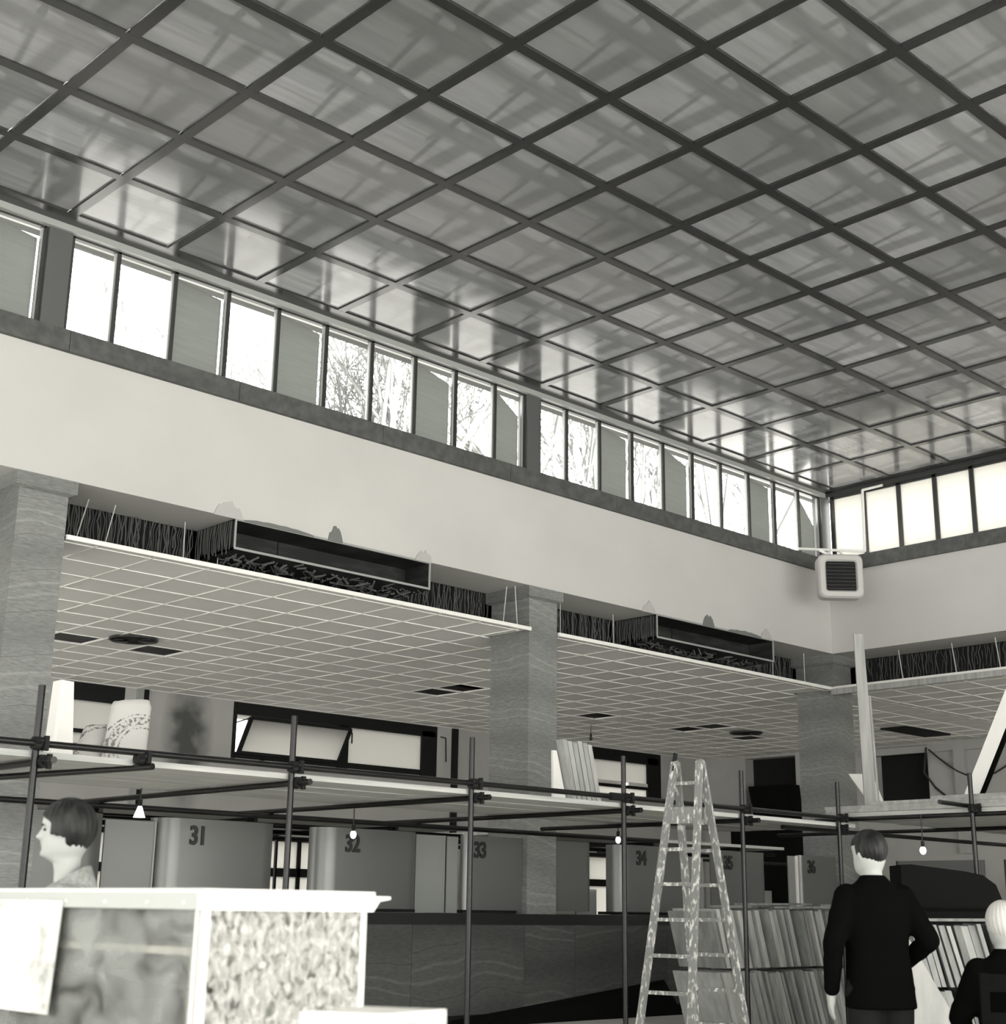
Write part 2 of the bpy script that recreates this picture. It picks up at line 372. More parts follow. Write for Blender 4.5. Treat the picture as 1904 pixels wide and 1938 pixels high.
# clerestory windows -------------------------------------------------------------
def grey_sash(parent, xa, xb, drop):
    # frosted sheet standing just outside the frame, a shadow line put into its sloping top
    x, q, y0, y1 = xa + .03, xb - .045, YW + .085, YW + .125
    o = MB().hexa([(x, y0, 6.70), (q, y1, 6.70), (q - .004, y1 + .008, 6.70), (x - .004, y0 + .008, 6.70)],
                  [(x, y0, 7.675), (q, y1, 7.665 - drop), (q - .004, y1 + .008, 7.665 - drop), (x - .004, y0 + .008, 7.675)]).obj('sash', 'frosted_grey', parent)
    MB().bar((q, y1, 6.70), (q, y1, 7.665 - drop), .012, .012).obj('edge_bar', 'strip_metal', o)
def clerestory(name, label, edges, kinds, shade_drops):
    wdw = struct(thing(name, (edges[0], YW, ZS1)), label)
    for e in edges:
        MB().box(e - .02, e + .02, YW + .02, YW + .075, ZS1, 7.73).obj('mullion', 'frame_metal', wdw)
        MB().box(e - .04, e - .02, YW + .04, YW + .075, ZS1, 7.73).obj('mullion_edge', 'strip_metal', wdw)
    MB().box(edges[0], edges[-1], YW + .02, YW + .075, 7.69, 7.73).obj('top_rail', 'frame_metal', wdw)
    k = 0
    for a, b, t in zip(edges[:-1], edges[1:], kinds):
        if t == 'g': grey_sash(wdw, a, b, shade_drops[k]); k += 1
        else: MB().box(a + .02, b - .02, YW + .045, YW + .05, ZS1, 7.69).obj('pane', 'glass', wdw)
    return wdw
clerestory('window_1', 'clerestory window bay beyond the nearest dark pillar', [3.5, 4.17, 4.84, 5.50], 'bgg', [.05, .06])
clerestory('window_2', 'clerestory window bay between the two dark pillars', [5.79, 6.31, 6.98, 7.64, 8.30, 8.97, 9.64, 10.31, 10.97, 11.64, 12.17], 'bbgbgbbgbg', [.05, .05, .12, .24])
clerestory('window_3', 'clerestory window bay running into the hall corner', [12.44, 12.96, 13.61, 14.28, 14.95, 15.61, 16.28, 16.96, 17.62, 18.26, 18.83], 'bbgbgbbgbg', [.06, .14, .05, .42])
for k, (a, b) in enumerate(((5.52, 5.77), (12.18, 12.42), (18.83, XW + .1))):
    struct(MB().box(a, b, YW - .01, YW + .16, ZS1, 7.72).obj('trim_%d' % (3 + k), 'pillar_paint'), 'dark painted pillar in the clerestory, %s from the near end' % ORD[k])
# right wall clerestory: frosted panes
w4 = struct(thing('window_4', (XW, YW, ZS1)), 'frosted clerestory window over the corner heater')
ye = [12.32, 11.73, 11.11, 10.49, 9.88, 9.27, 8.66, 8.05, 7.44, 6.83, 6.22]
for e in ye:
    MB().box(XW + .02, XW + .08, e - .035, e + .035, ZS1, 7.73).obj('mullion', 'frame_metal', w4)
for a, b in zip(ye[:-1], ye[1:]):
    MB().box(XW + .045, XW + .053, b + .03, a - .03, ZS1, 7.70).obj('pane', 'frosted_white', w4)
MB().box(XW + .02, XW + .08, ye[-1], ye[0], 7.68, 7.73).obj('top_rail', 'frame_metal', w4)
struct(MB().box(XW, XW + .1, Y0, 6.2, ZS1, 7.73).obj('wall_right_clerestory_end', 'plaster'))

# walls behind the camera, with the tall glazing the daylight comes through
for nm, lab, bits in (('wall_back', 'wall behind the camera with entrance glazing', [(X0 - .3, X0, Y0, YW, 0, .7), (X0 - .3, X0, Y0, YW, 5.1, 7.9), (X0 - .3, X0, 7.6, YW, .7, 5.1), (X0 - .3, X0, Y0, -5.6, .7, 5.1)]),
                      ('wall_near', 'side wall behind the camera with tall glazing', [(X0, XR, Y0 - .3, Y0, 0, .7), (X0, XR, Y0 - .3, Y0, 5.1, 7.9), (16.6, XR, Y0 - .3, Y0, .7, 5.1), (X0, -5.6, Y0 - .3, Y0, .7, 5.1)])):
    m_ = MB()
    for q in bits: m_.box(*q)
    struct(m_.obj(nm, 'plaster'), lab)

wv1 = struct(thing('window_11', (X0, Y0, .7)), 'tall entrance glazing behind the camera')
for y in (-5.55, -3.36, -1.17, 1.02, 3.2, 5.4, 7.55): MB().box(X0 - .2, X0 - .14, y - .04, y + .04, .7, 5.1).obj('mullion', 'frame_metal', wv1)
wv2 = struct(thing('window_12', (X0, Y0, .7)), 'tall side glazing behind the camera')
for k in range(11): MB().box(-5.6 + 2.22 * k - .04, -5.6 + 2.22 * k + .04, Y0 - .2, Y0 - .14, .7, 5.1).obj('mullion', 'frame_metal', wv2)
# hall ceiling: rails, recessed translucent panels, roof framing above -------------
GX = lambda i: 4.5295 + 1.1 * i
GY = lambda j: 12.1998 - 1.0321 * j
ce = struct(thing('ceiling', (0, 0, H)), 'translucent panel ceiling of the hall in a square grid of rails')
I0, I1, J1 = -4, 13, 12
pb_ = MB().box(-.497, .497, -.463, .463, .022, .034); pb_.f = [f for f in pb_.f if f != (4, 5, 6, 7)]   # shallow upturned tray
pm = pb_.mesh('ceiling_panel', 'ceiling_plastic')
if pm.polygons[0].normal.z > 0: pm.flip_normals()
for i in range(I0, I1):
    for j in range(J1):
        o = bpy.data.objects.new('ceiling_panel', pm); COL.objects.link(o); o.parent = ce
        o.location = (GX(i) + .55, GY(j) - .516, random.uniform(-.003, .003))
rw = .048
for j in range(J1 + 1):
    MB().box(GX(I0), GX(I1), GY(j) - rw, GY(j) + rw, H, H + .05).obj('ceiling_rail', 'ceiling_rail', ce)
for i in range(I0, I1 + 1):
    MB().box(GX(i) - rw, GX(i) + rw, GY(J1), GY(0), H + .001, H + .049).obj('ceiling_rail', 'ceiling_rail', ce)
MB().box(X0, XW, GY(0) + rw, YW, H, H + .05).obj('ceiling_margin', 'ceiling_rail', ce)
MB().box(GX(I1) + rw, XW, GY(J1), YW, H, H + .049).obj('ceiling_margin', 'ceiling_rail', ce)
MB().box(X0, GX(I0) - rw, Y0, GY(0), H, H + .05).obj('ceiling_field', 'plaster', ce)
MB().box(GX(I0) - rw, XW, Y0, GY(J1) - rw, H, H + .05).obj('ceiling_field', 'plaster', ce)
hr = MB()
for j in range(J1 + 1):
    for i in range(I0, I1):
        c = Vector((GX(i) + .42, GY(j) + .02, H + .05))
        hr.tube(c, c + Vector((-.30, -.42, .50)), .027, 5); hr.tube(c, c + Vector((.62, -.50, .42)), .027, 5); hr.tube(c, c + Vector((-.05, .40, .45)), .027, 5)
for i in range(I0, I1):
    hr.bar((GX(i) + .4, GY(J1), H + .62), (GX(i) + .4, GY(0), H + .62), .14, .06)
for j in range(J1):
    hr.bar((GX(I0), GY(j) - .5, H + .5), (GX(I1), GY(j) - .5, H + .5), .09, .06)
tag(hr.obj('roof_framing', 'black', ce), kind='stuff')
# low parapet of the attic
MB().box(X0, XW + .3, YW + .16, YW + .3, 7.72, 8.3).obj('attic_upstand', 'roof', ce)
MB().box(XW + .16, XW + .3, Y0, YW + .16, 7.72, 8.3).obj('attic_upstand', 'roof', ce)

# side bays: roof slab, outer walls ------------------------------------------------
struct(MB().box(X0, XR + .3, YW + .773, YR + .3, 5.55, 5.75).obj('roof_slab', 'roof_gravel'), 'roof slab over the left side bay')
struct(MB().box(XW + .773, XR + .3, Y0, YW + .773, 5.55, 5.75).obj('roof_slab', 'roof_gravel'), 'roof slab over the right side bay')
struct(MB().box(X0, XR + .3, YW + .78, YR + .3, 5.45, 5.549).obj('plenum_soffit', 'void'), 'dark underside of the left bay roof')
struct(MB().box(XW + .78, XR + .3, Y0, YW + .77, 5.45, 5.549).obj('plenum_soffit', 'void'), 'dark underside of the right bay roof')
# outer long wall with openings (X ranges) upper z 3.6..4.58, lower z .9..2.36
OP = [(10.25, 11.35), (13.42, 18.06), (22.3, 24.7)]
m_ = MB(); x = X0
for a, b in OP:
    m_.box(x, a, YR, YR + .3, 0, 5.55)
    for z0, z1 in ((0, .95), (2.37, 3.55), (4.605, 5.55)): m_.box(a, b, YR, YR + .3, z0, z1)
    x = b
m_.box(x, XR + .3, YR, YR + .3, 0, 5.55)
wo = struct(thing('wall_outer', (0, YR, 0)), 'grey outer wall of the side bay with window openings')
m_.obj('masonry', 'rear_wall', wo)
MB().box(11.55, 11.66, YR - .06, YR, 2.4, ZF).obj('pilaster_strip', 'strip_metal', wo)
MB().box(11.66, 11.76, YR - .05, YR, 2.4, ZF).obj('downpipe', 'black', wo)
MB().box(18.42, 18.56, YR - .05, YR, 2.4, ZF).obj('downpipe', 'black', wo)
MB().path([(18.12, YR - .02, 4.42), (18.22, YR - .06, 4.40), (18.24, YR - .06, 3.95)], .012).obj('window_crank', 'black', wo)
def frame(mb, a, b, z0, z1, y, t=.07, d=.08):
    mb.box(a, a + t, y, y + d, z0, z1); mb.box(b - t, b, y, y + d, z0, z1); mb.box(a + t, b - t, y, y + d, z0, z0 + t); mb.box(a + t, b - t, y, y + d, z1 - t, z1)
    return mb
n_w = 5
# opening 1
q = struct(thing('window_5', (10.25, YR, 3.55)), 'outer window behind the white boards and paper sack')
frame(MB(), 10.25, 11.35, 3.55, 4.605, YR + .02, .10).obj('window_frame', 'black', q)
MB().box(10.25, 11.35, YR + .0, YR + .1, 4.33, 4.60).obj('head_blind_box', 'black', q)
MB().box(10.35, 11.25, YR + .02, YR + .1, 3.82, 3.88).obj('transom_bar', 'black', q)
for z0, z1 in ((3.65, 3.82), (3.88, 4.33)): MB().box(10.35, 11.25, YR + .055, YR + .063, z0, z1).obj('pane', 'frosted_dim', q)
# opening 2: two leaves, the left hopper leaf tilted inward
q = struct(thing('window_6', (13.42, YR, 3.55)), 'long outer window with one hopper leaf tilted open')
frame(MB(), 13.42, 18.06, 3.55, 4.605, YR + .01, .09, .12).obj('window_frame', 'black', q)
MB().box(13.5, 18.0, YR + .0, YR + .12, 4.40, 4.60).obj('head_blind_box', 'black', q)
MB().box(15.70, 15.92, YR + .0, YR + .12, 3.55, 4.42).obj('centre_post', 'black', q)
MB().box(17.68, 18.0, YR + .0, YR + .12, 3.6, 4.5).obj('side_post', 'black', q)
MB().box(13.5, 18.0, YR + .01, YR + .1, 3.66, 3.76).obj('transom_bar', 'black', q)
MB().box(14.05, 14.12, YR + .01, YR + .1, 3.55, 3.68).obj('lower_bar', 'black', q)
MB().box(15.92, 17.68, YR + .05, YR + .058, 3.76, 4.40).obj('pane', 'frosted_dim', q)
MB().box(13.5, 18.0, YR + .055, YR + .063, 3.58, 3.68).obj('pane', 'frosted_white', q)
MB().box(13.5, 15.7, YR + .055, YR + .063, 4.32, 4.42).obj('pane', 'frosted_white', q)
hl = MB().hexa([(13.58, YR - .02, 3.76), (15.66, YR - .02, 3.76), (15.66, YR - .01, 3.76), (13.58, YR - .01, 3.76)],
               [(13.58, YR - .34, 4.30), (15.66, YR - .34, 4.30), (15.66, YR - .33, 4.30), (13.58, YR - .33, 4.30)]).obj('hopper_leaf', 'frosted_dim', q)
b_ = MB()
for a, b in (((13.56, YR - .02, 3.75), (15.68, YR - .02, 3.75)), ((13.56, YR - .35, 4.31), (15.68, YR - .35, 4.31)), ((13.56, YR - .02, 3.75), (13.56, YR - .35, 4.31)), ((15.68, YR - .02, 3.75), (15.68, YR - .35, 4.31))): b_.bar(a, b, .07, .05)
b_.obj('leaf_frame', 'black', hl)
MB().tube((13.5, YR + .06, 4.25), (13.56, YR - .35, 4.31), .012).obj('stay', 'black', hl)
MB().path([(15.95, YR - .05, 4.30), (15.93, YR - .08, 4.10)], .014).obj('handle', 'black', hl)
# opening 3
q = struct(thing('window_7', (22.3, YR, 3.55)), 'outer window behind the marble column and ladder')
frame(MB(), 22.3, 24.7, 3.55, 4.605, YR + .01, .10, .12).obj('window_frame', 'black', q)
MB().box(22.4, 24.6, YR, YR + .12, 4.36, 4.60).obj('head_blind_box', 'black', q)
MB().box(24.25, 24.6, YR, YR + .12, 3.6, 4.5).obj('side_post', 'black', q)
for a, b in ((22.4, 23.5), (23.54, 24.25)): MB().box(a, b, YR + .05, YR + .058, 3.92, 4.36).obj('pane', 'frosted_dim', q)
for a, b in ((22.4, 23.46), (23.58, 24.2)): MB().box(a, b, YR - .03, YR + .03, 3.86, 3.93).obj('sash_rail', 'white_board', q)
MB().box(22.4, 24.25, YR + .06, YR + .068, 3.65, 3.86).obj('pane', 'frosted_white', q)
MB().box(22.4, 24.3, YR, YR + .1, 3.80, 3.86).obj('transom_bar', 'black', q)
# lower windows under the same openings
for k, (a, b) in enumerate(OP):
    q = struct(thing('window_%d' % (8 + k), (a, YR, .95)), 'lower outer window, %s from the near end' % ORD[k])
    frame(MB(), a, b, .95, 2.37, YR + .02, .06).obj('window_frame', 'black', q)
    MB().box(a, b, YR + .02, YR + .1, 1.72, 1.86).obj('transom_bar', 'black', q)
    nx = max(1, round((b - a) / .8)); st = (b - a) / nx
    for i in range(1, nx): MB().box(a + st * i - .035, a + st * i + .035, YR + .02, YR + .1, .95, 2.37).obj('glazing_bar', 'black', q)
    for i in range(nx):
        for z0, z1 in ((.97, 1.72), (1.86, 2.35)): MB().box(a + st * i + .03, a + st * (i + 1) - .03, YR + .055, YR + .063, z0, z1).obj('pane', 'frosted_white', q)

# far end wall of the bays
we = struct(thing('wall_far', (XR, 0, 0)), 'grey far end wall of the side bays with dark openings')
m_ = MB(); y = Y0
for a, b in ((15.05, 16.3), (18.25, 19.6)):
    m_.box(XR, XR + .3, y, a, 0, 5.55); m_.box(XR, XR + .3, a, b, 0, 3.35); m_.box(XR, XR + .3, a, b, 4.56, 5.55); y = b
m_.box(XR, XR + .3, y, YR + .3, 0, 5.55)
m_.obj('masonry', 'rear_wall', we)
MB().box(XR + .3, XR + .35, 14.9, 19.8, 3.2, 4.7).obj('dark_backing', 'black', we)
MB().box(XR - .10, XR, 5, 16.6, 4.40, 4.54).obj('header_board', 'patch', we)
MB().box(XR - .12, XR, 14.18, 14.42, 2.4, 4.45).obj('pier', 'patch', we)

# hung ceilings of the side bays ---------------------------------------------------
TP = .64
holes_l = [(9.92, 17.40), (8.64, 17.40), (15.04, 17.40), (15.04, 16.76), (18.88, 17.40), (21.44, 17.40), (21.44, 16.76), (23.36, 17.40)]
cl = struct(thing('ceiling_left_bay', (0, YW, ZF)), 'hung ceiling of pale square tiles in the left side bay')
tm = MB().box(-.308, .308, -.308, .308, .006, .02).mesh('ceiling_tile', 'tile')
xl = [9.6 + TP * k for k in range(-8, 27) if 4.4 < 9.6 + TP * k < XR]
yl = [17.08 + TP * k for k in range(-7, 6)]
rest = MB()
for a in xl:
    for b in yl:
        cx, cy = a + TP / 2, b + TP / 2
        if any(abs(cx - h[0]) < .2 and abs(cy - h[1]) < .2 for h in holes_l): continue
        if cy > YR + .2 or cy < YW + .1: continue
        if any(abs(cx - c) < .55 and cy < 13.3 for c in (5.76, 12.55, 19.2)): continue
        if cx < 20.2 and cx > 5.6:
            o = bpy.data.objects.new('ceiling_tile', tm); COL.objects.link(o); o.parent = cl; o.location = (cx, cy - YW, random.uniform(-.002, .002))
        else: rest.box(cx - .308, cx + .308, cy - .308, min(cy + .308, YR), ZF + .006, ZF + .02)
for (a, b) in ((6.06, 12.24), (12.81, 18.95)):     # cut tiles along the front edge and beside the columns
    rest.box(a, b, YW + .03, 12.60, ZF + .006, ZF + .02)
rest.box(19.6, XR, YW + .002, 12.60, ZF + .006, ZF + .02)
for a, b in ((6.06, 6.4), (11.8, 12.29), (12.81, 13.12), (18.5, 18.96)): rest.box(a, b, YW + .03, 13.24, ZF + .007, ZF + .021)
tag(rest.obj('ceiling_tile_field', 'tile', cl), kind='stuff')
for a in xl: MB().box(a - .008, a + .008, YW + .03 if not (5.4 < a < 6.1 or 12.2 < a < 12.9 or a > 18.95) else 13.25, YR, ZF - .002, ZF + .008).obj('ceiling_bar', 'tile_bar', cl)
for b in yl + [20.76]:
    if abs(b - 17.08) < .01:
        for a, c in ((4.4, 14.72), (15.36, 21.12), (21.76, XR)): MB().box(a, c, b - .008, b + .008, ZF - .003, ZF + .007).obj('ceiling_bar', 'tile_bar', cl)
    elif b > 13.2: MB().box(4.4, XR, b - .008, b + .008, ZF - .003, ZF + .007).obj('ceiling_bar', 'tile_bar', cl)
    elif b > YW:
        for a, c in ((6.06, 12.24), (12.81, 18.95)): MB().box(a, c, b - .008, b + .008, ZF - .003, ZF + .007).obj('ceiling_bar', 'tile_bar', cl)
for a, c in ((6.03, 12.30), (12.80, XW + .03)):
    MB().box(a, c, YW, YW + .03, ZF - .012, ZF + .03).obj('edge_trim', 'white_board', cl)
    MB().box(a, c, YW, YW + .06, ZF + .03, ZF + .034).obj('edge_flange', 'white_board', cl)
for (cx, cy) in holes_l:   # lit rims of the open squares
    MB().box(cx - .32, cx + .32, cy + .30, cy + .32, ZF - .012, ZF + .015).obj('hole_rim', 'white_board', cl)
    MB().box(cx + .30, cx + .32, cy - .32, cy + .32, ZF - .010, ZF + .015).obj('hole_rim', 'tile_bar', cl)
cr_ = struct(thing('ceiling_right_bay', (XW, 0, ZF)), 'hung ceiling of pale square tiles in the right side bay')
xl2 = [XW + .02 + TP * k for k in range(11)]; yl2 = [YW - TP * k for k in range(0, 14)]
for a in xl2:
    for b in yl2:
        cx, cy = a + TP / 2, b - TP / 2
        if cx + .3 > XR: continue
        o = bpy.data.objects.new('ceiling_tile', tm); COL.objects.link(o); o.parent = cr_; o.location = (cx - XW, cy, 0)
for a in xl2: MB().box(a - .008, a + .008, 3, 12.6, ZF - .002, ZF + .008).obj('ceiling_bar', 'tile_bar', cr_)
for b in yl2: MB().box(XW + .03, XR, b - .008, b + .008, ZF - .003, ZF + .007).obj('ceiling_bar', 'tile_bar', cr_)
MB().box(XW, XW + .03, 3, YW + .01, ZF + .0, ZF + .05).obj('edge_trim', 'white_board', cr_)
MB().box(23.6, 25.2, 13.95, 14.5, ZF - .03, ZF - .004).obj('tile_opening', 'black', cr_)

# round openings for fittings
for k, (cx, cy, lab) in enumerate(((9.20, 16.76, 'round dark ceiling vent next to the square opening over the paper sack'), (22.52, 16.80, 'small round dark ceiling vent far back above the ladder'))):
    v = thing('ceiling_vent', (cx, cy, ZF - .02), lab, 'vent', 'round ceiling vents')
    MB().tube((cx, cy, ZF - .022), (cx, cy, ZF - .006), .31, 28).obj('vent_plate', 'black', v)
    b_ = MB(); n = 28
    for i in range(n):
        a0, a1 = 2 * pi * i / n, 2 * pi * (i + 1) / n
        b_.bar((cx + .31 * math.cos(a0), cy + .31 * math.sin(a0), ZF - .018), (cx + .31 * math.cos(a1), cy + .31 * math.sin(a1), ZF - .018), .02, .02)
    b_.obj('rim', 'frame_metal', v)
    for s_ in (-.13, .13): MB().sphere((cx + s_, cy - s_, ZF - .03), .12, .12, .03, 12, 6).obj('diffuser_cone', 'steel_tube', v, smooth=True)

# torn reed and plaster edge above the hung ceiling, dark plenum behind
def fringe(parent, p0, p1, z0, z1, n, seed):
    rnd = random.Random(seed); m_ = MB(); p0, p1 = Vector(p0), Vector(p1); d = (p1 - p0); nrm = Vector((d.y, -d.x)).normalized()
    for i in range(n):
        t = (i + rnd.uniform(-.4, .4)) / n; c = p0 + d * t; zt = z1; zb = z0 + (z1 - z0) * max(0, rnd.gauss(.05, .16)); off = rnd.uniform(0, .06)
        k = 4; pts = []
        for s_ in range(k + 1):
            u = s_ / k; pts.append((c.x + nrm.x * off + rnd.uniform(-.018, .018), c.y + nrm.y * off + rnd.uniform(-.018, .018), zt + (zb - zt) * u))
        m_.path(pts, rnd.choice((.004, .005, .008)), 4)
    return tag(m_.obj('torn_reeds', 'reed', parent), kind='stuff')
for xa, xb in ((5.5, 7.86), (10.64, 12.3), (12.8, 14.69), (17.43, 18.97)):
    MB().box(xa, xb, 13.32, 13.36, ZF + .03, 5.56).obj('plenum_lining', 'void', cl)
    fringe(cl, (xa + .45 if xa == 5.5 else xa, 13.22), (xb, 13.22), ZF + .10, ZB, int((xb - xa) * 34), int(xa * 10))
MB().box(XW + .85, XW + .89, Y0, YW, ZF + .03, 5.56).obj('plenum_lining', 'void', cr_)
fringe(cr_, (XW + .80, 7.5), (XW + .80, YW), ZF + .1, ZB, 130, 77)
for x, y, lean in ((6.45, 12.9, -.12), (6.75, 12.9, -.1), (8.0, 12.9, 0), (7.6, 12.95, .01), (12.12, 12.7, -.06), (12.17, 12.6, .05), (13.05, 12.8, -.05), (13.2, 12.8, 0), (14.35, 12.9, 0), (17.75, 12.7, 0), (18.65, 12.75, 0)):
    MB().tube((x, y, ZB), (x + lean, y, ZF + .03), .006, 5).obj('hanger_wire', 'wire', cl)
for y in (11.5, 10.6, 9.9): MB().tube((XW + .4, y, ZB), (XW + .4, y - .05, ZF + .1), .008, 5).obj('hanger_wire', 'wire', cr_)

# open dark duct boxes under the upper wall
for k, (xa, xb, lab) in enumerate(((7.89, 10.615, 'dark open-fronted duct box in the torn ceiling over counter windows 31 and 32'), (14.715, 17.41, 'dark open-fronted duct box in the torn ceiling above the ladder'))):
    z0, z1 = 4.845, 5.17; d = thing('duct_box', (xa, YW, z0), lab, 'duct box', 'duct boxes in the torn ceiling')
    MB().box(xa, xb, YW + .45, YW + .47, z0, z1).obj('back_panel', 'duct', d)
    MB().box(xa, xb, YW + .012, YW + .77, z0, z0 + .02).obj('bottom_panel', 'duct', d)
    MB().box(xa, xb, YW + .012, YW + .77, z1 - .015, z1).obj('top_panel', 'duct', d)
    MB().box(xa, xa + .02, YW + .012, YW + .72, z0, z1).obj('end_panel', 'duct', d)
    MB().box(xb - .02, xb, YW + .012, YW + .72, z0, z1).obj('end_panel', 'duct', d)
    MB().box(xa, xb, YW, YW + .014, z0, z0 + .025).obj('edge_strip', 'duct_edge', d)
    MB().box(xa, xb, YW - .002, YW + .014, z1 - .012, z1 + .012).obj('edge_strip', 'duct_edge', d)
    for x in (xa, xb - .022): MB().box(x, x + .022, YW - .001, YW + .014, z0, z1).obj('edge_strip', 'duct_edge', d)
    MB().box(xa + .85, xa + .86, YW + .44, YW + .45, z0 + .02, z1 - .02).obj('seam', 'black', d)
    rnd = random.Random(k); m_ = MB()     # rubble hanging under the duct
    for i in range(260):
        x, y = rnd.uniform(xa + .05, xb - .1), rnd.uniform(YW + .1, YW + .8); a = rnd.uniform(0, 6.3); l = rnd.uniform(.03, .16)
        m_.tube((x, y, z0 - rnd.uniform(0, .10)), (x + l * math.cos(a), y + l * math.sin(a), z0 - rnd.uniform(0, .09)), rnd.choice((.004, .006, .011)), 4)
    tag(m_.obj('torn_reeds', 'reed', d), kind='stuff')
    fr = MB(); rr = random.Random(5 + k)
    for i in range(26):
        y = YW + .05 + i * .027; fr.path([(xa - .012 + rr.uniform(-.008, .008), y, z1 - .01), (xa - .015 + rr.uniform(-.012, .012), y + .01, (z0 + z1) / 2), (xa - .012, y + rr.uniform(-.01, .02), z0 + rr.uniform(-.05, .05))], .005, 4)
    tag(fr.obj('reed_side', 'reed', d), kind='stuff')

# marble columns --------------------------------------------------------------------
def column(x, lab, z0):
    c = struct(thing('marble_column', (x, YW, z0)), lab)
    MB().box(x + .055, x + .555, YW + .045, YW + .74, z0, 5.02).obj('shaft', 'marble', c)
    MB().hexa([(x + .055, YW + .045, 5.02), (x + .56, YW + .045, 5.02), (x + .56, YW + .75, 5.02), (x + .055, YW + .75, 5.02)],
              [(x, YW - .008, 5.045), (x + .62, YW - .008, 5.045), (x + .62, YW + .80, 5.045), (x, YW + .80, 5.045)]).obj('capital_cove', 'marble', c)
    MB().box(x, x + .62, YW - .008, YW + .80, 5.045, ZB - .001).obj('capital', 'marble', c)
column(5.47, 'veined grey marble column at the near end of the counter', 0)
column(12.245, 'veined grey marble column beside counter window 33', 1.187)
column(XW, 'veined grey marble column in the hall corner', 0)

# ------------------------------------------------------------------ counter and window screens
ct = thing('service_counter', (5.9, YW - .1, 0), 'long service counter with dark top and veined marble front panels', 'counter')
MB().box(6.1, 18.9, YW - .13, YW + .75, 1.066, 1.187).obj('counter_top', 'counter_top', ct)
MB().box(6.1, 18.9, YW - .03, YW + .65, 0.0, 1.066).obj('carcass', 'black', ct)
xp = 6.13
while xp < 18.7:
    MB().box(xp, xp + .852, YW - .10, YW - .03, .10, 1.066).obj('marble_panel', 'marble_dark', ct); xp += .857
MB().box(6.1, 18.9, YW - .05, YW - .03, 0, .10).obj('plinth', 'black', ct)
ct2 = thing('service_counter', (XW, 4, 0), 'dark service counter across the right side of the hall', 'counter')
MB().box(XW - .1, XW + .7, 2, 12.1, 1.066, 1.187).obj('counter_top', 'counter_top', ct2)
MB().box(XW - .05, XW + .6, 2, 12.1, 0, 1.066).obj('front_panel', 'marble_dark', ct2)

def arc(cx, cy, r, a0, a1, n=7): return [(cx + r * math.cos(math.radians(a0 + (a1 - a0) * i / n)), cy + r * math.sin(math.radians(a0 + (a1 - a0) * i / n))) for i in range(n + 1)]
def digits(parent, txt, x, y, z, size):
    c = bpy.data.curves.new('number', 'FONT'); c.body = txt; c.size = size; c.extrude = .006; c.offset = size * .032; c.align_x = 'CENTER'; c.space_character = .92
    t = bpy.data.objects.new('tmp', c); COL.objects.link(t)
    me = bpy.data.meshes.new_from_object(t.evaluated_get(bpy.context.evaluated_depsgraph_get())); bpy.data.objects.remove(t)
    me.transform(Matrix.Rotation(pi / 2, 4, 'X')); me.transform(Matrix.Scale(.86, 4, (1, 0, 0))); me.materials.clear(); me.materials.append(MATS['number'])
    o = bpy.data.objects.new('number', me); COL.objects.link(o); o.parent = parent; o.location = Vector((x, y, z)) - parent.location
YS = 12.56; ZC, ZT = 1.19, 2.065
def screen(txt, xa, xb, lab, left=True, right=True, numx=None, r=.20):
    s = thing('counter_screen', ((xa + xb) / 2, YS, ZC), lab, 'screen', 'numbered counter window screens')
    pts = []
    if left: pts += [(xa, YS + r + .02)] + arc(xa + r, YS + r, r, 180, 270)
    else: pts += [(xa, YS)]
    if right: pts += arc(xb - r, YS + r, r, 270, 360) + [(xb, YS + r + .02)]
    else: pts += [(xb, YS)]
    sm(MB().ribbon(pts, .02, ZC + .035, ZT).obj('curved_sheet', 'screen_metal', s), 35)
    MB().box(xa + .03, xb - .03, YS + .05, YS + .4, ZC, ZC + .035).obj('foot', 'black', s)
    if txt: digits(s, txt, numx if numx else xa + .29 * (xb - xa), YS - .016, ZT - .245, .25)
    return s
screen(None, 5.9, 6.80, 'unnumbered rounded grey counter screen behind the woman', left=False)
screen('31', 7.38, 8.76, 'rounded grey counter screen numbered 31 nearest the profiled person')
screen('32', 9.31, 10.71, 'rounded grey counter screen numbered 32 under the second bare bulb')
s33 = screen('33', 11.37, 12.29, 'grey counter screen numbered 33 wrapped round the marble column', left=True, right=False, numx=11.60, r=.05)
sm(MB().ribbon([(12.815, YS)] + arc(13.6 - .2, YS + .2, .2, 270, 360) + [(13.6, YS + .22)], .02, ZC + .035, ZT).obj('curved_sheet', 'screen_metal', s33), 35)
screen('34', 14.05, 15.50, 'rounded grey counter screen numbered 34 just left of the ladder')
screen('35', 15.92, 17.27, 'grey counter screen numbered 35 seen through the ladder', left=False)
screen('36', 18.05, 18.95, 'dark grey counter screen numbered 36 against the corner column', left=True, right=False, r=.06)
for xa, xb, ztop, lab in ((6.83, 7.36, 2.02, 'flat grey infill panel beside the nearest numbered screen'), (10.73, 11.15, 2.05, 'flat grey infill panel left of the middle column'), (15.54, 15.88, 1.95, 'flat grey infill panel seen through the ladder')):
    p = thing('infill_panel', ((xa + xb) / 2, YS, ZC), lab, 'panel')
    MB().box(xa, xb, YS + .12, YS + .14, ZC, ztop).obj('sheet', 'screen_panel', p)
    MB().box(xb - .004, xb + .012, YS + .10, YS + .14, ZC, ztop).obj('edge_strip', 'strip_metal', p)
p = thing('infill_panel', (11.26, YS, ZC), 'narrow pale grey panel just before counter window 33', 'panel')
MB().box(11.17, 11.355, YS + .10, YS + .12, ZC, 2.045).obj('sheet', 'screen_panel', p)
MB().box(11.155, 11.17, YS + .09, YS + .13, ZC, 2.045).obj('edge_strip', 'frame_metal', p)
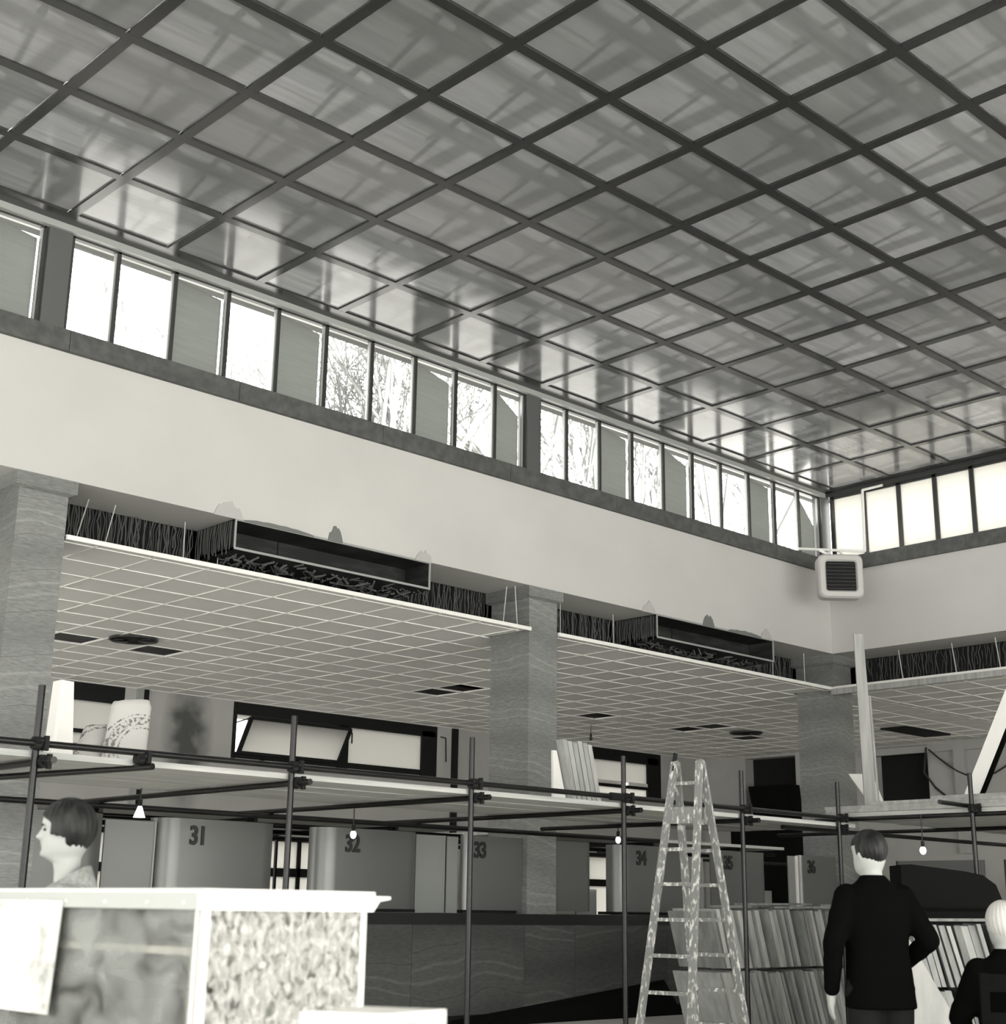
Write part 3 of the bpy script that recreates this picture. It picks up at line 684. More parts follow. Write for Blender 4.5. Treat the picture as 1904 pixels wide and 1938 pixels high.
p = thing('infill_panel', (13.8, YS, ZC), 'low grey panel below the bright gap before counter window 34', 'panel')
MB().box(13.62, 14.0, YS + .35, YS + .37, ZC - .02, 1.50).obj('sheet', 'screen_panel', p)
MB().box(13.62, 14.0, YS + .345, YS + .35, 1.47, 1.50).obj('top_edge', 'strip_metal', p)
p = thing('infill_panel', (17.6, YS, ZC), 'low grey panel below the dark gap before counter window 36', 'panel')
MB().box(17.45, 17.8, YS + .35, YS + .37, ZC - .02, 1.55).obj('sheet', 'screen_panel', p)
p = thing('infill_panel', (17.9, YS, ZC), 'pale upright panel with bright edge beside counter window 36', 'panel')
MB().box(17.82, 18.03, YS + .05, YS + .07, ZC, 2.05).obj('sheet', 'screen_panel', p)
MB().box(17.985, 18.035, YS + .03, YS + .05, ZC, 2.05).obj('edge_strip', 'white_board', p)
# screens on the right-hand counter
for k, (ya, yb) in enumerate(((10.2, 11.6), (8.4, 9.9), (6.6, 8.1))):
    s = thing('counter_screen', (XW + .15, (ya + yb) / 2, ZC), 'plain grey screen on the right counter, %s from the hall corner' % ORD[k], 'screen')
    MB().box(XW + .14, XW + .16, ya, yb, ZC, 2.0).obj('sheet', 'screen_metal', s); MB().box(XW + .13, XW + .17, yb - .03, yb, ZC, 2.0).obj('edge_strip', 'frame_metal', s)
# dark sheet leaning against the counter base
MB().hexa([(11.0, 12.0, 0), (14.6, 12.0, 0), (14.6, 12.03, 0), (11.0, 12.03, 0)], [(11.0, 12.30, .05), (14.6, 12.30, .40), (14.6, 12.32, .40), (11.0, 12.32, .05)]).obj('dark_sheet', 'crate', loc=(12.8, 12.0, 0))
tag(bpy.data.objects['dark_sheet'], 'dark sheet leaning against the foot of the marble counter', 'sheet')

# ------------------------------------------------------------------ tube scaffold
RT = .0242
sf = thing('tube_scaffold', (4.4, 9.2, 0), 'black steel tube scaffold with couplers carrying the plank deck', 'scaffold')
PX = [4.39, 6.50, 8.39, 10.365, 12.22, 14.0]
def coupler(c, axis):
    b = MB(); c = Vector(c)
    b.sphere(c, .052, .055, .048, 8, 6)
    d = Vector(axis); b.tube(c - d * .045, c + d * .045, .045, 8)
    b.bar(c + Vector((.03, -.05, -.05)), c + Vector((.03, -.05, .05)), .03, .03); b.tube(c + Vector((-.02, -.03, 0)), c + Vector((-.02, -.10, .01)), .012, 6)
    b.obj('coupler', 'black', sf)
for x in PX:
    sm(MB().tube((x, 9.2, 0), (x, 9.2, 2.68), RT, 12).obj('standard', 'steel_tube', sf))
    coupler((x, 9.165, 2.28), (1, 0, 0)); coupler((x + .05, 9.2, 2.165), (0, 1, 0))
sm(MB().tube((1.6, 9.15, 2.275), (8.6, 9.15, 2.283), RT, 12).obj('ledger', 'steel_tube', sf))
sm(MB().tube((8.6, 9.15, 2.283), (14.3, 9.15, 2.278), RT, 12).obj('ledger', 'steel_tube', sf))
MB().tube((10.12, 9.15, 2.283), (10.30, 9.15, 2.283), .036, 8).obj('sleeve', 'black', sf)
for x in PX[:-1]:
    sm(MB().tube((x + .05, 9.02, 2.165), (x + .05, 12.9 if x < 12 else 12.2, 2.165), RT, 12).obj('transom', 'steel_tube', sf))
sm(MB().tube((5.20, 9.05, 2.18), (4.55, 12.3, 2.17), RT, 12).obj('transom', 'steel_tube', sf)); coupler((5.17, 9.16, 2.24), (1, 0, 0))
sm(MB().tube((3.1, 9.05, 2.165), (3.1, 12.9, 2.165), RT, 12).obj('transom', 'steel_tube', sf))
RX = [7.10, 8.96, 10.95, 13.60, 15.6, 17.6]
for x in RX:
    sm(MB().tube((x, 13.42, 0), (x, 13.42, 2.16), RT, 10).obj('standard', 'steel_tube', sf))
    sm(MB().tube((x, 13.3, 2.145), (x, 16.2, 2.145), RT, 10).obj('transom', 'steel_tube', sf))
    sm(MB().tube((x + .1, 15.9, 0), (x + .1, 15.9, 2.2), RT, 10).obj('standard', 'steel_tube', sf))
for y, z, xa, xb in ((12.25, 2.115, 3.0, 14.6), (13.42, 2.10, 6.2, 12.1), (13.42, 2.10, 13.0, 18.6), (14.6, 2.10, 6.2, 12.1), (14.6, 2.10, 13.0, 18.6), (15.9, 2.10, 6.2, 25.5)):
    sm(MB().tube((xa, y, z), (xb, y, z), RT * 1.15, 10).obj('ledger', 'steel_tube', sf))
for x in RX: coupler((x, 13.40, 2.12), (1, 0, 0))
# arm toward the right side of the hall
for y in (7.62, 5.9):
    sm(MB().tube((14.1, y, 0), (14.1, y, 2.70), RT, 12).obj('standard', 'steel_tube', sf)); coupler((14.08, y - .03, 2.33), (0, 1, 0))
sm(MB().tube((13.55, 7.68, 2.37), (17.5, 7.68, 2.33), RT, 12).obj('transom', 'steel_tube', sf))
sm(MB().tube((14.14, 3.5, 2.28), (14.14, 9.6, 2.27), RT, 12).obj('ledger', 'steel_tube', sf))
sm(MB().tube((16.6, 3.5, 2.28), (16.6, 11.9, 2.27), RT, 12).obj('ledger', 'steel_tube', sf))
sm(MB().tube((16.6, 7.6, 0), (16.6, 7.6, 2.6), RT, 12).obj('standard', 'steel_tube', sf))
sm(MB().tube((13.2, 9.4, 2.15), (18.6, 9.4, 2.15), RT, 12).obj('transom', 'steel_tube', sf))

# planks of the front deck, along X
rnd = random.Random(3)
segs = [(2.2, 6.55), (6.57, 10.55), (10.57, 14.4)]
where = ['over the profiled person', 'before the first marked screens', 'over the ladder']
for k in range(8):
    for s_, (a, b) in enumerate(segs):
        y = 9.235 + k * .246; z = 2.192 + rnd.uniform(0, .006) + (k % 2) * .002
        o = MB().box(a + rnd.uniform(-.08, .0), b + rnd.uniform(-.02, -.0), y, y + .24, z, z + .042).obj('deck_plank', 'fir', loc=((a + b) / 2, y + .12, z))
        tag(o, '%s plank from the front edge of the deck %s' % (ORD[k], where[s_]), 'plank', 'planks of the front scaffold deck')
for k in range(8):
    for s_, (a, b) in enumerate(((6.15, 12.2), (12.95, 18.75))):
        y = 13.28 + k * .26; z = 2.172
        o = MB().box(a, b - rnd.uniform(0, .1), y, y + .25, z, z + .042).obj('deck_plank', 'fir', loc=((a + b) / 2, y, z))
        tag(o, '%s plank of the rear deck %s' % (ORD[k], ('left of the middle column', 'right of the middle column')[s_]), 'plank', 'planks of the rear scaffold deck')
# right deck: planks along Y, rear ones added for a dark underside, several layers at the edge
for k in range(17):
    x = 14.16 + k * .25
    o = MB().box(x, x + .24, 3.6, 9.52 - (k % 3) * .05, 2.30, 2.345).obj('deck_plank', 'fir_y', loc=(x, 6, 2.30))
    tag(o, '%s plank from the hall side of the right scaffold deck' % ordn(k + 1), 'plank', 'planks of the right scaffold deck')
for k, (x, ya, yb, z) in enumerate(((14.14, 4.2, 9.46, 2.347), (14.18, 3.8, 9.50, 2.386), (14.20, 4, 8.9, 2.425), (14.3, 4.2, 8.2, 2.463))):
    o = MB().box(x, x + .3, ya, yb, z, z + .036).obj('loose_board', 'timber', loc=(x, yb, z))
    tag(o, '%s loose board up in the pile along the right scaffold deck edge' % ORD[k], 'board', 'loose boards on the right deck')

# ------------------------------------------------------------------ things on the decks
def leaning_tile(name, x, y, z, w_, h, th, lean, mt, yaw=0):
    # square tile standing on edge, leaning in +x by lean
    c, s_ = math.cos(yaw), math.sin(yaw)
    def P(u, v, zz): return (x + u * c - v * s_, y + u * s_ + v * c, z + zz)
    return MB().hexa([P(0, 0, 0), P(th, 0, 0), P(th, w_, 0), P(0, w_, 0)], [P(lean, 0, h), P(lean + th, 0, h), P(lean + th, w_, h), P(lean, w_, h)]).obj(name, mt, loc=(x, y, z))
for k in range(5):   # white tiles beside the near column
    o = leaning_tile('ceiling_board', 5.175 + k * .043, 10.58 + k * .006, 2.236, .14, .72 - (k % 2) * .012, .037, .03 - k * .022, 'white_board')
    tag(o, 'white ceiling board, %s from the near column, upright on the scaffold deck' % ORD[k], 'board', 'white boards beside the near column')
for k in range(6):
    o = leaning_tile('ceiling_board', 11.14 + k * .078, 10.58, 2.236, .10, .76 - (k % 3) * .012, .066, -.19, 'board_c' if k % 2 else 'board_a')
    tag(o, 'pale slatted board leaning beside the middle column, %s from it' % ORD[k], 'board', 'leaning boards beside the middle column')
o = MB().hexa([(10.90, 10.66, 2.236), (11.13, 10.66, 2.236), (11.13, 10.69, 2.236), (10.90, 10.69, 2.236)], [(10.90, 10.67, 2.88), (10.955, 10.67, 2.88), (10.955, 10.70, 2.88), (10.90, 10.70, 2.88)]).obj('white_offcut', 'white_board', loc=(11.0, 10.67, 2.236))
tag(o, 'white triangular offcut between the middle column and leaning boards', 'board')
# paper sack: slumped pillow
def sack(x, y, z, w_, h, d, lab, seed, lean=.0, yaw=0):
    rnd = random.Random(seed); b = MB(); n = 14; m = 12; vs = []
    for j in range(m + 1):
        v = j / m
        for i in range(n):
            a = 2 * pi * i / n; wv = w_ / 2 * (1 - .10 * v * v) * (1 if 0 < j < m else .93); dv = d / 2 * (.25 + .75 * math.sin(pi * min(max(v, .10), .96)) ** .6)
            cx, sy = math.cos(a), math.sin(a); ex = math.copysign(abs(cx) ** .55, cx); ey = math.copysign(abs(sy) ** .8, sy)
            u, q = wv * ex * (1 + rnd.uniform(-.03, .03)), dv * ey + rnd.uniform(-.012, .012)
            vs.append((x + (u + lean * v * h) * math.cos(yaw) - q * math.sin(yaw), y + (u + lean * v * h) * math.sin(yaw) + q * math.cos(yaw), z + h * v + (.05 * u / w_ * h if j == m else 0) + (rnd.uniform(-.012, .012) if j else 0)))
    fs = [(j * n + i, j * n + (i + 1) % n, (j + 1) * n + (i + 1) % n, (j + 1) * n + i) for j in range(m) for i in range(n)] + [tuple(range(n)), tuple(range(m * n, m * n + n))]
    o = b.add(vs, fs).obj('paper_sack', 'sack', loc=(x, y, z), smooth=True); tag(o, lab, 'sack', 'paper sacks on the scaffold deck'); return o
sack(5.82, 10.62, 2.236, .36, .62, .16, 'tall printed paper sack standing on the scaffold deck', 1, lean=.06, yaw=-.35)
sack(5.60, 10.86, 2.236, .26, .42, .16, 'low slumped paper sack half behind the tall printed sack', 2, lean=.25, yaw=-.35)
# hanging bulbs
def bulb(x, y, z, ztop, mt, lab, cone=False):
    o = thing('hanging_bulb', (x, y, z), lab, 'light bulb', 'bare bulbs under the scaffold')
    if cone: sm(MB().tube((x, y, z - .055), (x, y, z + .05), .052, 14, .014).obj('bulb', mt, o))
    else: MB().sphere((x, y, z), .032, .032, .042, 12, 8).obj('bulb', mt, o, smooth=True)
    MB().tube((x, y, z + .03), (x, y, z + .095), .018, 8).obj('socket', 'black', o); MB().tube((x, y, z + .09), (x, y, ztop), .006, 5).obj('cord', 'cable', o)
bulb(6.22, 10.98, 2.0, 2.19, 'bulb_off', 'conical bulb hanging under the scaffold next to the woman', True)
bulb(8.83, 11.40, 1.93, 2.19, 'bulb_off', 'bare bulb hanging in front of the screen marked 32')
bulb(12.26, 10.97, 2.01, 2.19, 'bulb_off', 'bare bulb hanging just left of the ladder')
bulb(13.85, 8.08, 1.90, 2.27, 'bulb', 'brightly lit bare bulb hanging beyond the standing person')
bulb(19.6, 18.2, 4.33, ZF, 'frame_metal', 'small pendant bulb under the hung ceiling right of the middle column')

# props and boards on the right deck
pw_ = Vector((.052, -.05, 0)); pt_ = Vector((.012, .012, 0)); pbt = Vector((14.75, 9.245, 2.347)); ptp = Vector((14.75, 9.29, 4.50))
o = MB().hexa([pbt - pw_ - pt_, pbt + pw_ - pt_, pbt + pw_ + pt_, pbt - pw_ + pt_], [ptp - pw_ * .8 - pt_, ptp + pw_ * .8 - pt_, ptp + pw_ * .8 + pt_, ptp - pw_ * .8 + pt_]).obj('timber_prop', 'timber', loc=(14.75, 9.24, 2.347))
o.scale = (1.0, 1.0, 1.0); tag(o, 'tall upright timber prop standing on the right scaffold deck', 'board')
o = MB().bar((14.80, 9.165, 2.347), (14.80, 9.21, 3.75), .03, .012).obj('batten', 'timber', loc=(14.8, 9.16, 2.347)); tag(o, 'thin batten fixed along the tall timber prop', 'board')
o = MB().hexa([(14.90, 9.24, 2.347), (14.98, 9.14, 2.347), (15.0, 9.16, 2.347), (14.92, 9.26, 2.347)], [(14.90, 9.62, 2.86), (15.06, 9.40, 2.86), (15.08, 9.42, 2.86), (14.92, 9.64, 2.86)]).obj('white_offcut', 'white_board', loc=(14.9, 9.3, 2.347))
tag(o, 'white pointed offcut at the foot of the tall timber prop', 'board')
o = MB().bar((14.75, 8.0, 2.46), (14.75, 6.95, 4.45), .03, .15).obj('white_plank', 'white_board', loc=(14.75, 8.0, 2.46)); tag(o, 'white plank leaning diagonally on the right scaffold deck', 'board')
o = MB().bar((14.85, 7.93, 2.46), (14.85, 6.88, 4.45), .03, .05).obj('dark_batten', 'dark_wood', loc=(14.85, 7.9, 2.46)); tag(o, 'dark batten behind the white diagonal plank', 'board')
o = MB().box(XW - .09, XW - .04, 2.5, YW + .0, ZF - .09, ZF - .0).obj('edge_timber', 'timber', loc=(XW - .07, 12, ZF - .09)); tag(o, 'long timber batten under the edge of the right bay ceiling', 'batten')
# clutter by the far wall
o = MB().hexa([(25.7, 18.0, 3.0), (25.7, 19.0, 3.0), (26.1, 19.0, 3.0), (26.1, 18.0, 3.0)], [(25.75, 18.1, 3.9), (25.75, 19.2, 3.9), (26.1, 19.2, 3.9), (26.1, 18.1, 3.9)]).obj('dark_crate', 'crate', loc=(25.9, 18.5, 3.0)); tag(o, 'dark crate in the far opening behind the corner column', 'crate')
o = MB().box(25.6, 26.15, 17.5, 19.6, 0, 3.0).obj('dark_cupboard', 'crate', loc=(25.9, 18.5, 0)); tag(o, 'dark cupboard against the far wall under the crate', 'cupboard')
cb = MB(); pts = []
for i in range(13):
    t = i / 12; pts.append((26.085, 14.95 - 2.4 * t, 4.45 - .62 * math.sin(pi * min(1, t * 1.15)) * .9 - .1 * t))
cb.path(pts, .018, 6); o = cb.obj('cable', 'cable', loc=(26.05, 14.9, 4.4)); tag(o, 'dark cable looping across the far wall of the right bay', 'cable')
cb = MB(); cb.path([(26.085, 15.0, 4.5), (26.085, 15.08, 4.0), (26.17, 14.9, 3.7), (26.17, 14.6, 3.45), (26.17, 14.45, 3.35)], .022, 6)
o = cb.obj('cable', 'cable', loc=(26, 15, 4.5)); tag(o, 'dark cable hanging down beside the dark far doorway', 'cable')

# ------------------------------------------------------------------ A-frame ladder
ld = thing('step_ladder', (10.3, 8.3, 0), 'paint-splashed wooden A-frame ladder in front of the counter', 'ladder')
ap = Vector((9.94, 8.06, 0)); d1 = (Vector((9.988, 7.945, 0)) - Vector((9.889, 8.176, 0))).normalized()
f2 = Vector((.66, .70, 0)).normalized(); d1 = (Rr.to_2d().to_3d().normalized() * .80 - f2 * .60).normalized(); d2 = Vector((-d1.y, d1.x, 0))
if d2.dot(Rr) < 0: d2 = -d2          # d2: toward the right-hand leaf
ap = Vector((9.94, 8.06, 0)); ZT_L = 2.50
def rail_pt(side, leaf, z):   # side -1/1 along d1, leaf -1 near, 1 far
    t = (ZT_L - z) / ZT_L
    return ap + d1 * side * (.125 + .135 * t) + d2 * leaf * (.02 + .52 * t) + Vector((0, 0, z))
for leaf in (-1, 1):
    for side in (-1, 1):
        MB().bar(rail_pt(side, leaf, 0), rail_pt(side, leaf, ZT_L + .02), .034, .062, up=d1).obj('rail', 'ladder_wood', ld)
    z = .30
    while z < 2.0:
        MB().bar(rail_pt(-1, leaf, z), rail_pt(1, leaf, z), .05, .03).obj('rung', 'ladder_wood', ld); z += .292
    MB().bar(rail_pt(-1, leaf, 2.05), rail_pt(1, leaf, 2.05), .03, .14, up=(0, 0, 1)).obj('rung', 'ladder_wood', ld)
MB().bar(rail_pt(-1, -1, 2.33), rail_pt(1, -1, 2.33), .03, .03).obj('top_bar', 'ladder_wood', ld)
for side in (-1, 1):
    p = ap + d1 * side * .125 + Vector((0, 0, ZT_L)); MB().sphere(p, .045, .045, .045, 10, 6).obj('hinge', 'ladder_wood', ld, smooth=True)
MB().tube(rail_pt(-1, -1, 2.44), ap + d1 * -.125 + Vector((0, 0, 2.6)), .02, 8).obj('peg', 'black', ld)

# ------------------------------------------------------------------ stacked boards on the floor
rnd = random.Random(11)
def board_row(n, p0, p1, z, h, lean, label, group, depth=.6):
    cnt = 0
    p0, p1 = Vector(p0), Vector(p1); d = (p1 - p0).normalized(); nn = Vector((-d.y, d.x, 0)); st = (p1 - p0).length / n
    for k in range(n):
        if rnd.random() < .04: continue
        c = p0 + d * (st * k); hh = h * rnd.uniform(.94, 1.0); th = st * rnd.choice((.55, .8, .95)); ln = lean + rnd.uniform(-.008, .008); off = rnd.uniform(-.05, .05)
        a = [c + nn * off, c + d * th + nn * off, c + d * th + nn * (off + depth), c + nn * (off + depth)]
        b = [q + d * ln + Vector((0, 0, hh)) for q in a]
        o = MB().hexa([(q.x, q.y, z) for q in a], [(q.x, q.y, z + hh) for q in b]).obj('stacked_board', rnd.choice(('board_a', 'board_a', 'board_b', 'board_c')), loc=(c.x, c.y, z))
        cnt += 1; tag(o, label % ordn(cnt), 'board', group)
board_row(34, (12.75, 9.80, 0), (15.35, 9.80, 0), 0, .64, -.22, '%s board from the left in the lower tier behind the ladder', 'boards in the lower tier behind the ladder')
board_row(32, (12.62, 9.80, 0), (15.15, 9.80, 0), .665, .62, -.18, '%s board from the left in the upper tier behind the ladder', 'boards in the upper tier behind the ladder')
for k, (x, ln, yw) in enumerate(((12.75, .9, .1), (13.6, 1.0, -.15), (14.3, .7, .2), (13.2, 1.2, .05), (14.5, .8, -.1))):
    z = 1.30 + (k // 3) * .03
    c, s_ = math.cos(yw), math.sin(yw)
    o = MB().bar((x, 9.95, z), (x + ln * c, 9.95 + ln * s_, z + .012), .26, .025).obj('loose_board', 'board_b', loc=(x, 9.95, z)); tag(o, 'loose board laid flat on the boards behind the ladder, %s along' % ORD[k], 'board', 'loose boards on the board stack')
board_row(15, (12.15, 7.15, 0), (12.72, 6.45, 0), 0, .60, -.13, '%s board from the left in the lower tier right of the standing person', 'boards in the lower tier beside the standing person')
board_row(14, (12.05, 7.15, 0), (12.65, 6.45, 0), .62, .56, -.13, '%s board from the left in the upper tier right of the standing person', 'boards in the upper tier beside the standing person')
o = MB().bar((12.0, 7.2, 1.20), (12.7, 6.5, 1.21), .3, .025).obj('loose_board', 'board_b', loc=(12.3, 6.9, 1.2)); tag(o, 'loose board laid flat on the boards beside the standing person', 'board')
# pale sheet leaning in front of that stack
o = MB().hexa([(10.95, 6.80, 0), (11.45, 6.22, 0), (11.47, 6.24, 0), (10.97, 6.82, 0)], [(11.05, 6.75, 1.05), (11.10, 6.68, 1.08), (11.12, 6.70, 1.08), (11.07, 6.77, 1.05)]).obj('pale_sheet', 'board_c', loc=(11.2, 6.5, 0)); tag(o, 'pale sheet leaning on the boards right of the standing person', 'sheet')
# dark packing cabinet beyond the man
cbn = thing('packing_cabinet', (13.2, 8.0, 0), 'large dark cabinet with rounded shoulder beyond the standing person', 'cabinet')
a, b = Vector((12.86, 7.76)), Vector((13.55, 7.05)); d = (b - a).normalized(); n_ = Vector((d.y, -d.x)) * -.5
prof = [(0, 0), (0, 1.72), (.10, 1.725), (.62, 1.665), (.80, 1.63), (.92, 1.54), (.97, 1.40), (.99, 0)]
vs = []
for off in (0, 1):
    for u, z in prof: q = a + d * u + n_ * off; vs.append((q.x, q.y, z))
k = len(prof)
MB().add(vs, [tuple(range(k)), tuple(range(2 * k - 1, k - 1, -1))] + [(i, k + i, k + (i + 1) % k, (i + 1) % k) for i in range(k)]).obj('body', 'crate', cbn)
q = a + d * .1 - n_ * .02; q2 = a + d * .85 - n_ * .02
MB().bar((q.x, q.y, 1.30), (q2.x, q2.y, 1.30), .02, .03).obj('front_batten', 'dark_wood', cbn)

# ------------------------------------------------------------------ unit heater in the hall corner
hc = Vector((17.9, 11.54, 6.09)); hn = Vector((-.68, -.73, 0)).normalized(); hs = Vector((-hn.y, hn.x, 0))
ht = thing('unit_heater', (hc.x, hc.y, hc.z - .32), 'pale rounded unit heater with dark louvres hung in the hall corner', 'heater')
def rrect(w_, r, n=5):
    pts = []
    for cx, cy, a0 in ((w_ - r, w_ - r, 0), (-w_ + r, w_ - r, 90), (-w_ + r, -w_ + r, 180), (w_ - r, -w_ + r, 270)):
        for i in range(n + 1): a = math.radians(a0 + 90 * i / n); pts.append((cx + r * math.cos(a), cy + r * math.sin(a)))
    return pts
def HP(u, v, dd): return hc + hs * u + Vector((0, 0, v)) + hn * dd
def loft(rings):
    m_ = MB(); n = len(rings[0]); vs = [p for r in rings for p in r]
    fs = [(j * n + i, j * n + (i + 1) % n, (j + 1) * n + (i + 1) % n, (j + 1) * n + i) for j in range(len(rings) - 1) for i in range(n)]
    return m_.add(vs, fs + [tuple(range(n - 1, -1, -1)), tuple(range((len(rings) - 1) * n, len(rings) * n))])
sm(loft([[HP(u, v, dd) for u, v in rrect(w_, r)] for w_, r, dd in ((.27, .08, -.20), (.33, .10, -.14), (.335, .10, .08), (.31, .09, .115), (.245, .06, .12), (.225, .05, .09))]).obj('shell', 'heater_shell', ht), 30)
MB().hexa([HP(-.222, -.222, .085), HP(.222, -.222, .085), HP(.222, -.222, .095), HP(-.222, -.222, .095)], [HP(-.222, .222, .085), HP(.222, .222, .085), HP(.222, .222, .095), HP(-.222, .222, .095)]).obj('core', 'black', ht)
for i in range(8):
    v = -.19 + i * .054; MB().hexa([HP(-.22, v, .097), HP(.22, v, .097), HP(.22, v - .012, .122), HP(-.22, v - .012, .122)], [HP(-.22, v + .008, .097), HP(.22, v + .008, .097), HP(.22, v - .004, .122), HP(-.22, v - .004, .122)]).obj('louvre', 'frame_metal', ht)
br = MB().path([(18.05, YW - .07, 6.70), (XW - .07, 11.70, 6.70), (XW - .06, 11.69, 7.70), (XW - .06, 11.33, 7.705)], .022, 8)
br.tube((18.35, 12.17, 6.70), HP(0, .30, -.08), .022, 8); br.tube((18.6, 11.98, 6.70), HP(.15, .30, -.1), .018, 8)
br.obj('bracket_pipe', 'pipe_white', ht)

# ------------------------------------------------------------------ show case in the foreground
cx0, cx1, cy0, cy1 = 2.139, 2.69, 3.393, 4.76; CZ = 1.29
sc_ = thing('show_case', (cx0, cy0, 0), 'white framed glass show case with overhanging top in the foreground', 'show case')
MB().box(cx0 - .01, cx1 + .02, cy0 - .012, cy1, CZ - .012, CZ).obj('top', 'case_white', sc_)
MB().prism([(cx0 - .012, CZ - .012), (cx1 + .075, CZ - .012), (cx1 + .075, CZ - .020), (cx1 + .035, CZ - .026), (cx1 + .012, CZ - .056), (cx1 - .004, CZ - .056), (cx0 - .012, CZ - .056)], 'y', cy0 - .016, cy0 + .02).obj('cornice', 'case_white', sc_)
MB().box(cx0 - .016, cx0 + .01, cy0 + .02, cy1, CZ - .055, CZ - .010).obj('head_rail', 'case_grey', sc_)
for y in (3.47, 3.66, 3.90, 4.14, 4.40): MB().sphere((cx0 - .018, y, CZ - .037), .005, .005, .005, 8, 6).obj('screw', 'case_white', sc_)
for x, y in ((cx0, cy0), (cx0, cy0 + .028), (cx1 - .02, cy0), (cx1 - .02, cy1 - .02), (cx0, cy1 - .02)): MB().box(x, x + .02, y, y + .016, 0, CZ - .05).obj('post', 'case_white', sc_)
MB().box(cx0 + .022, cx1 - .02, cy0 + .004, cy0 + .010, .3, CZ - .055).obj('pane', 'glass_splashed', sc_)
MB().box(cx0 + .004, cx0 + .010, cy0 + .046, cy1 - .02, .3, CZ - .055).obj('pane', 'glass_smeared', sc_)
MB().box(cx0 + .02, cx0 + .46, cy0 + .07, cy1 - .05, 1.115, 1.135).obj('shelf', 'case_white', sc_)
MB().box(cx0 + .012, cx0 + .024, cy0 + .06, cy0 + .075, .3, 1.135).obj('shelf_post', 'case_white', sc_)
MB().box(cx0 + .02, cx1 - .02, cy0 + .02, cy1 - .02, .25, .30).obj('base', 'case_grey', sc_)
MB().box(cx1 - .02, cx1 - .012, cy0 + .02, cy1 - .02, .30, CZ - .05).obj('back_board', 'case_grey', sc_)
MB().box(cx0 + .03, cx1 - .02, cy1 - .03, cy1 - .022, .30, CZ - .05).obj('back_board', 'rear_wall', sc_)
bl = MB().hexa([(cx0 + .06, cy0 + .45, .30), (cx0 + .40, cy0 + .45, .30), (cx0 + .40, cy1 - .1, .30), (cx0 + .06, cy1 - .1, .30)], [(cx0 + .08, cy0 + .50, .98), (cx0 + .38, cy0 + .50, .98), (cx0 + .38, cy1 - .12, 1.02), (cx0 + .08, cy1 - .12, 1.02)]).obj('dark_box', 'dark_wood', loc=(cx0 + .2, cy0 + .6, .30)); tag(bl, 'dark box standing inside the show case', 'box')
pb = thing('pasted_sheet', (cx0 - .02, 4.4, .92), 'white printed sheet hung on the side of the show case', 'paper sheet')
MB().hexa([(cx0 - .030, 4.175, .925), (cx0 - .034, 4.72, .925), (cx0 - .028, 4.72, .925), (cx0 - .024, 4.175, .925)], [(cx0 - .024, 4.155, 1.253), (cx0 - .024, 4.72, 1.256), (cx0 - .018, 4.72, 1.256), (cx0 - .018, 4.155, 1.253)]).obj('sheet', 'paper', pb)
for y in (4.60, 4.25): MB().tube((cx0 - .03, y, 1.25), (cx0 - .012, y, 1.25), .006, 6).obj('pin', 'case_white', pb)
wb = thing('white_plinth', (2.05, 2.6, 0), 'white plinth box in front of the show case', 'box')
pz = 1.03; c4 = [(1.915, 2.63), (2.02, 2.47), (2.235, 2.52), (2.14, 2.69)]
MB().hexa([(x, y, 0) for x, y in c4], [(x, y, pz) for x, y in c4]).obj('body', 'case_white', wb)
e1, e2 = Vector(c4[1]), Vector(c4[2]); dd = (e2 - e1).normalized(); nn = Vector((dd.y, -dd.x)) * .003
q1, q2 = e1 + dd * .02 + nn, e2 - dd * .02 + nn
MB().hexa([(q1.x, q1.y, .6), (q2.x, q2.y, .6), (q2.x - nn.x, q2.y - nn.y, .6), (q1.x - nn.x, q1.y - nn.y, .6)], [(q1.x, q1.y, 1.005), (q2.x, q2.y, 1.015), (q2.x - nn.x, q2.y - nn.y, 1.015), (q1.x - nn.x, q1.y - nn.y, 1.005)]).obj('printed_panel', 'paper', wb)

# ------------------------------------------------------------------ people
def skinned(name, joints, bones, mt, parent=None, loc=(0, 0, 0), sub=2):
    me = bpy.data.meshes.new(name); names = list(joints); idx = {n: i for i, n in enumerate(names)}
    me.from_pydata([Vector(joints[n][0]) - Vector(loc) for n in names], [(idx[a], idx[b]) for a, b in bones], [])
    o = bpy.data.objects.new(name, me); COL.objects.link(o)
    sk = o.modifiers.new('skin', 'SKIN'); sk.use_smooth_shade = True
    for i, n in enumerate(names):
        r = joints[n][1]; r = r if isinstance(r, tuple) else (r, r)
        me.skin_vertices[0].data[i].radius = r; me.skin_vertices[0].data[i].use_root = (i == 0)
    ss = o.modifiers.new('sub', 'SUBSURF'); ss.levels = sub; ss.render_levels = sub
    me2 = bpy.data.meshes.new_from_object(o.evaluated_get(bpy.context.evaluated_depsgraph_get()))
    bpy.data.objects.remove(o); me2.name = name
    for p in me2.polygons: p.use_smooth = True
    me2.materials.clear(); me2.materials.append(MATS[mt])
    r = bpy.data.objects.new(name, me2); COL.objects.link(r); r.parent = parent
    r.location = Vector(loc) - (parent.location if parent else Vector((0, 0, 0))); return r
